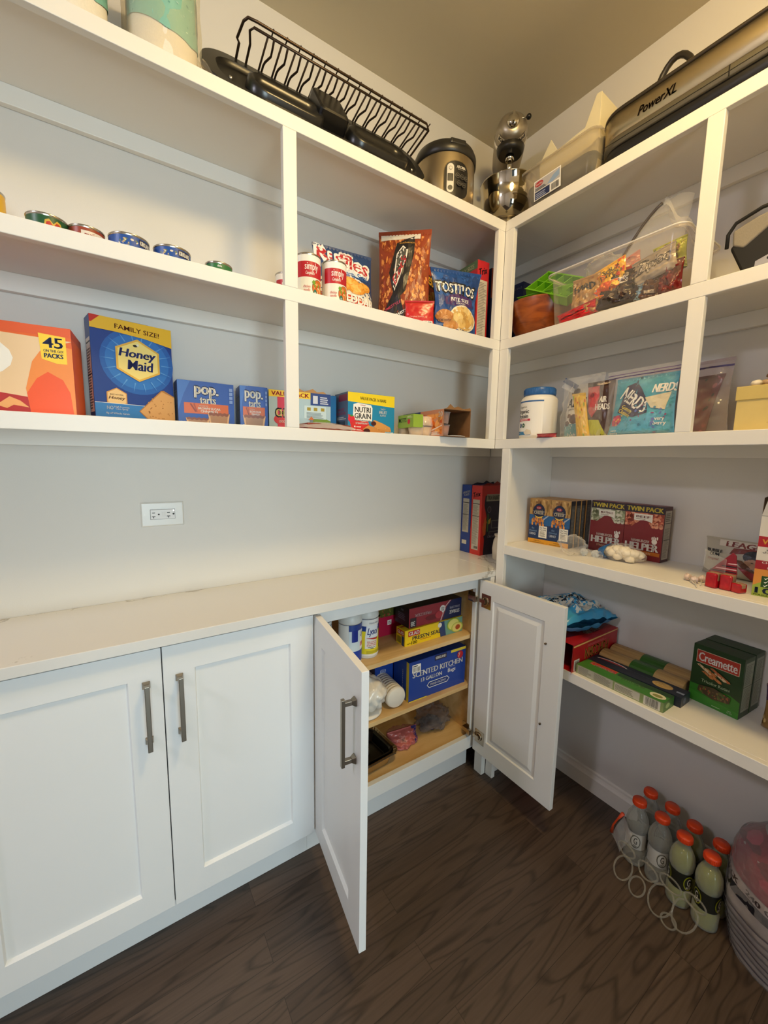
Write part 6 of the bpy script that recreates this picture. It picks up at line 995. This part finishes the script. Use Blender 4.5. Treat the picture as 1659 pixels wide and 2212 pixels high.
def kb(a):
    a.r(0, 0, 1, 1, '#1c3f94'); a.r(.72, .93, 1, 1, '#dcc93a'); a.r(.05, .72, .19, .92, Wt); a.bars(.06, .74, .18, .85, 14); a.lines(.06, .87, .18, .91, 1, Bk, 2); a.r(.43, .86, .64, .99, '#2a2440'); a.t('KIRKLAND', .535, .925, .18, .07, Wt, .04); a.t('SCENTED KITCHEN', .5, .66, .88, .14, Wt, .03); a.t('13 GALLON', .38, .48, .36, .10, Wt, .04); a.t('Bags', .74, .47, .14, .13, Wt, .0); a.t('Drawstring', .72, .57, .14, .03, '#c9d0e6', 0)
    a.p([(.30, .28), (.34, .36), (.66, .36), (.70, .28), (.66, .20), (.34, .20)], Wt); a.p([(.31, .28), (.345, .345), (.655, .345), (.69, .28), (.655, .215), (.345, .215)], '#15327a'); a.t('FRESH SCENT', .5, .28, .28, .055, Wt, .01); a.e(.89, .82, .055, .10, '#b8242c', 20); a.t('7', .87, .82, .035, .11, Wt, .04); a.r(0, .0, .3, .02, '#dcc93a')
carton('trash_bag_box', 'blue scented kitchen bags box standing on the middle cabinet shelf', 'box', (-0.6665, -0.2430), (-0.3660, -0.2480), 0.105, 0.165, C2, '#1c3f94', front=kb, left=lambda a: (a.r(0, 0, 1, 1, '#1c3f94'), a.r(.0, .0, .16, 1, '#c9b52c') if False else a.r(.84, 0, 1, 1, '#c9b52c'), a.t('SCENTED', .6, .5, .5, .05, '#c9d0e6', .02, 0, PI/2)))
carton('trash_bag_box', 'second blue kitchen bags box, behind and left of the front one', 'box', (-0.7500, -0.1250), (-0.4700, -0.1300), 0.10, 0.165, C2, '#15306f', front=lambda a: (a.r(0, 0, 1, 1, '#1c3f94'), a.t('SCENTED', .14, .5, .2, .1, '#c9d0e6', .03, 0, PI/2)), left=lambda a: a.r(0, 0, 1, 1, '#132a66'))
t = thing('plate_stack', 'stack of white disposable bowls lying on its side beside the blue bags box', 'bowls', (-0.7270, -0.2480, C2+0.0435), rr(-4)); mb = MB(); pl = mat('#dcd6ca', 0.5, 0, 0.4)
pr_ = [(0.0, 0.0), (0.036, 0.0), (0.0395, 0.003), (0.0425, 0.010)]
for k in range(9): pr_ += [(0.0425, 0.011+0.014*k), (0.0405, 0.013+0.014*k), (0.0405, 0.021+0.014*k), (0.0425, 0.0235+0.014*k)]
mb.lathe(pr_ + [(0.03, 0.145)], pl, 44, ax='y', caps=False); mb.build('bowls', t)
crumple('plate_bag', 'white plastic bag of paper plates at the left of the middle cabinet shelf', 'bag', (-0.8300, -0.1950, C2+0.012), (0.064, 0.080, 0.066), mat('#e2ddd2', 0.25, 0, 0.6, 0, 1, 0.5, 30), 12, 0.0, 22, 0.22)
t = thing('paper_plates', 'stack of white paper plates under the crinkled plastic bag on the cabinet shelf', 'plates', (-0.8450, -0.1900, C2), 0.2); mb = MB(); mb.lathe([(0.062, 0.0), (0.073, 0.006), (0.073, 0.011), (0.05, 0.0115)], mat('#e4dfd5', 0.6), 44); mb.build('plates', t)
t = thing('foil_pan', 'crinkled aluminium foil pan on the cabinet floor by the left door', 'pan', (-0.9900, -0.2660, C0), 0.06); mb = MB(); al = mat('#c4b8a4', 0.22, 1.0, 0.5, 0, 1, 0.6, 120)
W2, D2 = 0.275, 0.185; Rg = []
for z, e, wv in ((0.0004, 0.020, 0), (0.002, 0.016, 0), (0.050, 0.004, 1), (0.054, -0.003, 1), (0.0535, -0.007, 1), (0.049, -0.008, 1)):
    ring = rrect(W2-2*e, D2-2*e, 0.035, 10, e, e); Rg.append([(x+wv*0.0012*math.sin(k*2.3), y+wv*0.0012*math.cos(k*1.9), z+wv*0.0008*math.sin(k*3.7)) for k, (x, y) in enumerate(ring)])
shell(mb, Rg, al, True, False, False); mb.build('foil', t, solid=0.0008)
t = thing('black_tray', 'black plastic tray nested in the foil pan', 'tray', (-0.9840, -0.2600, C0+0.010), 0.06); mb = MB(); shell(mb, [[(p[0], p[1], z) for p in rrect(0.258-2*e, 0.170-2*e, 0.03, 8, e, e)] for z, e in ((0.0, 0.02), (0.043, 0.003), (0.046, 0.0), (0.046, 0.006), (0.040, 0.010), (0.012, 0.022))], mat('#0c0b0b', 0.22, 0, 0.6), True, True, False); mb.tube([(0.12+0.075*math.cos(q), 0.10+0.05*math.sin(q), 0.020) for q in [PI*k/12-1.2 for k in range(13)]], 0.0022, mat('#5a5a58', 0.3), 6); mb.build('tray_body', t, 0.001)
bag('food_bag', 'pink plastic packet with blue end and small barcode on the cabinet floor', 'bag', (-0.7000, -0.1450), (-0.5600, -0.1650), 0.055, 0.13, C0, '#b5605c', lambda a: (a.r(.80, 0, 1, 1, '#23306e'), a.r(.30, .5, .48, .8, '#c98a84'), a.bars(.32, .52, .46, .76, 8), a.p([(.0, 0), (.2, 0), (.1, .3), (0, .4)], '#8a2a2c')), 0, fat=0.2, seed=51, wr=0.15)
crumple('plastic_bag', 'clear crumpled plastic bag with dark bits at the right of the cabinet floor', 'bag', (-0.4600, -0.1500, C0), (0.080, 0.065, 0.048), film('#d8cfc8', 0.12, 0.5, 0.1, '#bfb4b0', 0.6), 14, 0.0, 20, 0.45)
crumple('dark_packet', 'dark purple crumpled packet inside the clear bag on the cabinet floor', 'packet', (-0.4650, -0.1500, C0+0.001), (0.050, 0.040, 0.018), mat('#3c2a30', 0.4), 15)

# ================================================================ floor under the right run
def bottle(label, x, y, full, rz=0.0):
    t = thing('sports_bottle', label, 'bottle', (x, y, 0.0006), rz, None); liq = '#8a8f1a' if full else None; pf = [(0.020, 0.003), (0.027, 0.0), (0.0325, 0.004), (0.0335, 0.012), (0.0335, 0.055), (0.0300, 0.062), (0.0300, 0.120), (0.0335, 0.127), (0.0335, 0.148), (0.0300, 0.168), (0.022, 0.186), (0.0165, 0.196), (0.0165, 0.208)]
    mb = MB(); mb.lathe(pf, film('#e4e6e2', 0.16, 0.6, 0.06, '#d9dad4'), 30, caps=False); mb.build('bottle_shell', t)
    if full:
        mb = MB(); mb.lathe([(max(0.004, r-0.0014), z+0.001) for r, z in pf[1:-2]] + [(0.001, 0.190)], mat('#8f9416', 0.12, 0, 0.6), 30, caps=False); mb.build('drink', t)
    mb = MB(); mb.lathe([(0.0192, 0.2085), (0.0205, 0.210), (0.0205, 0.224), (0.0185, 0.2275), (0.0, 0.2275)], mat('#e0481c', 0.35), 30, caps=False)
    for k in range(36): q = 2*PI*k/36; mb.box(0.0203*math.cos(q)-0.0007, 0.0203*math.sin(q)-0.0007, 0.2105, 0.0203*math.cos(q)+0.0007, 0.0203*math.sin(q)+0.0007, 0.2235, mat('#d9431a', 0.35))
    mb.build('cap', t)
    mb = MB(); c = '#1a1c14' if full else '#b9b9b4'; mb.lathe([(0.0306, 0.063), (0.0306, 0.119)], ink(c), 30, caps=False); a = Art(mb, cyl_map(0.0306, 0.063, 0.119, -PI*1.5, PI*0.5), tol=0.03); d1, d2 = ('#8f9416', '#d9d6ca') if full else ('#57574f', '#2c2c28')
    for u0 in (0.18, 0.5, 0.82): a.e(u0, .5, .075, .42, d1, 20); a.e(u0, .5, .062, .36, c, 20); a.t('G', u0, .55, .05, .42, d2, .05); a.t('ZERO' if not full else 'FIT', u0, .22, .07, .14, d2, .03)
    mb.build('label', t)
GA = [(-0.1650, -0.8850), (-0.1700, -0.9560), (-0.1880, -1.0250), (-0.1950, -1.0960)]; GB = [(-0.0920, -0.8880), (-0.0990, -0.9570), (-0.1180, -1.0260), (-0.1250, -1.0970)]
for i in range(4):
    bottle('orange-capped %s sports drink bottle on the floor, front row, %s from left' % ('yellow' if i > 1 else 'clear', ('first', 'second', 'third', 'fourth')[i]), *GA[i], i > 1, rr(-70+20*i))
    bottle('orange-capped %s sports drink bottle on the floor, back row, %s from left' % ('yellow' if i > 1 else 'clear', ('first', 'second', 'third', 'fourth')[i]), *GB[i], i > 1, rr(10*i))
t = thing('plastic_rings', 'clear plastic ring carrier hanging in front of the sports drink bottles', 'plastic carrier', (-0.2250, -0.9000, 0.0008), rr(-97)); mb = MB(); RG = film('#efeee8', 0.14, 0.5, 0.05, '#cfccc2')
for cx, cz, rx, rz_ in ((0.0, 0.030, 0.026, 0.026), (0.052, 0.020, 0.022, 0.020), (0.115, 0.034, 0.032, 0.032), (0.150, 0.012, 0.020, 0.012), (0.175, 0.046, 0.030, 0.034), (-0.01, 0.075, 0.028, 0.020), (0.06, 0.068, 0.03, 0.022), (0.125, 0.088, 0.03, 0.022), (0.190, 0.095, 0.028, 0.02)):
    mb.tube([(cx+rx*math.cos(2*PI*k/20), -0.012-0.9*max(0, 0.06-(cz+rz_*math.sin(2*PI*k/20))), 0.004+cz+rz_*math.sin(2*PI*k/20)) for k in range(20)], 0.0026, RG, 8, True)
mb.build('rings', t)
t = thing('plastic_carrier', 'orange carrying strip with clear film on the left end of the bottle pack', 'plastic carrier', (-0.2050, -0.8450, 0.135), (0, rr(-38), rr(-95))); mb = MB(); mb.tube([(-0.055, 0, -0.035), (-0.03, -0.004, -0.012), (0.0, -0.004, 0.006), (0.03, 0, 0.022)], [0.006, 0.003, 0.003, 0.006], mat('#c2421c', 0.4), 8); mb.build('strip', t)
mb = MB(); mb.grid(lambda u, v: (-0.06+0.09*u, 0.004*math.sin(9*u+3*v), -0.04+0.056*u-0.055*v), 10, 6, film('#efeee8', 0.15, 0.6, 0.06)); mb.build('film', t)
t = thing('plate_bundle', 'large clear-wrapped bundle with red and black printed bands at the right floor edge', 'bundle', (-0.1350, -1.2750, 0.0008)); mb = MB()
def bun(u, v, l=0.0):
    th = PI*(0.98-1.25*u)-0.0; n = noise.noise(Vector((math.cos(th)*2.5, math.sin(th)*2.5, v*4))); k = 1+0.05*n+l*7; w = 0.86+0.20*math.sin(PI*min(1, v*1.1)); w *= 1-0.75*max(0, v-0.80)*3.2
    return ((0.135*w*k)*-math.sin(th), 0.150*w*k*-math.cos(th), 0.395*v)
BU = lambda u, v, l: (lambda q: q)(bun(u, v, l))
def bun2(u, v, l=0.0):
    th = 2*PI*u; n = noise.noise(Vector((math.cos(th)*2.5, math.sin(th)*2.5, v*4))); w = (0.86+0.16*math.sin(PI*min(1, v*1.1)))*(1-0.75*max(0, v-0.80)*3.2)*(1+0.05*n); return (0.130*w*math.cos(th)+l*math.cos(th), 0.150*w*math.sin(th)+l*math.sin(th), 0.395*v)
mb.grid(bun2, 60, 26, mat('#a39c98', 0.3, 0, 0.6, 0.1, 30, 0.4, 40)); a = Art(mb, lambda u, v, l: bun2((0.18+0.78*u) % 1, v, l*1.4+0.0006), tol=0.05, step=0.0004)
a.r(0, .60, 1, .93, '#8a1030'); a.scatter(.02, .62, .98, .92, 40, ('#a81c40', '#6a0c24', '#b53a58'), .03, .07, 5, .6, 8); a.r(0, .53, 1, .60, '#b5aca8'); a.r(0, .47, 1, .535, '#14151f'); a.t('VALUE PACK   240 COUNT   VALUE PACK   240 COUNT', .5, .565, .96, .035, '#3a2c2c', .04); a.t('240', .5, .40, .1, .06, '#7a1c2c', .04)
for q in range(7): a.r(0, .05+.055*q, 1, .062+.055*q, '#6e6a6c' if q % 2 else '#57525a')
mb.build('wrapped_stack', t)
mb = MB(); mb.grid(lambda u, v: bun2(u, v, 0.004+0.004*noise.noise((u*30, v*20, 0))), 64, 26, film('#f4f0ee', 0.08, 0.5, 0.07, '#e9e6e6', 0.6)); mb.build('clear_film', t)
bag('food_sack', 'tall red sack on the floor, mostly hidden behind the open cabinet door', 'sack', (-0.2200, -0.4000), (-0.1400, -0.5150), 0.400, 0.09, 0.0006, '#a8141c', lambda a: (a.r(0, .8, 1, .96, '#2a1c1c'), a.r(.1, .66, .98, .78, '#c9c2b8')), 0.0, seed=61)
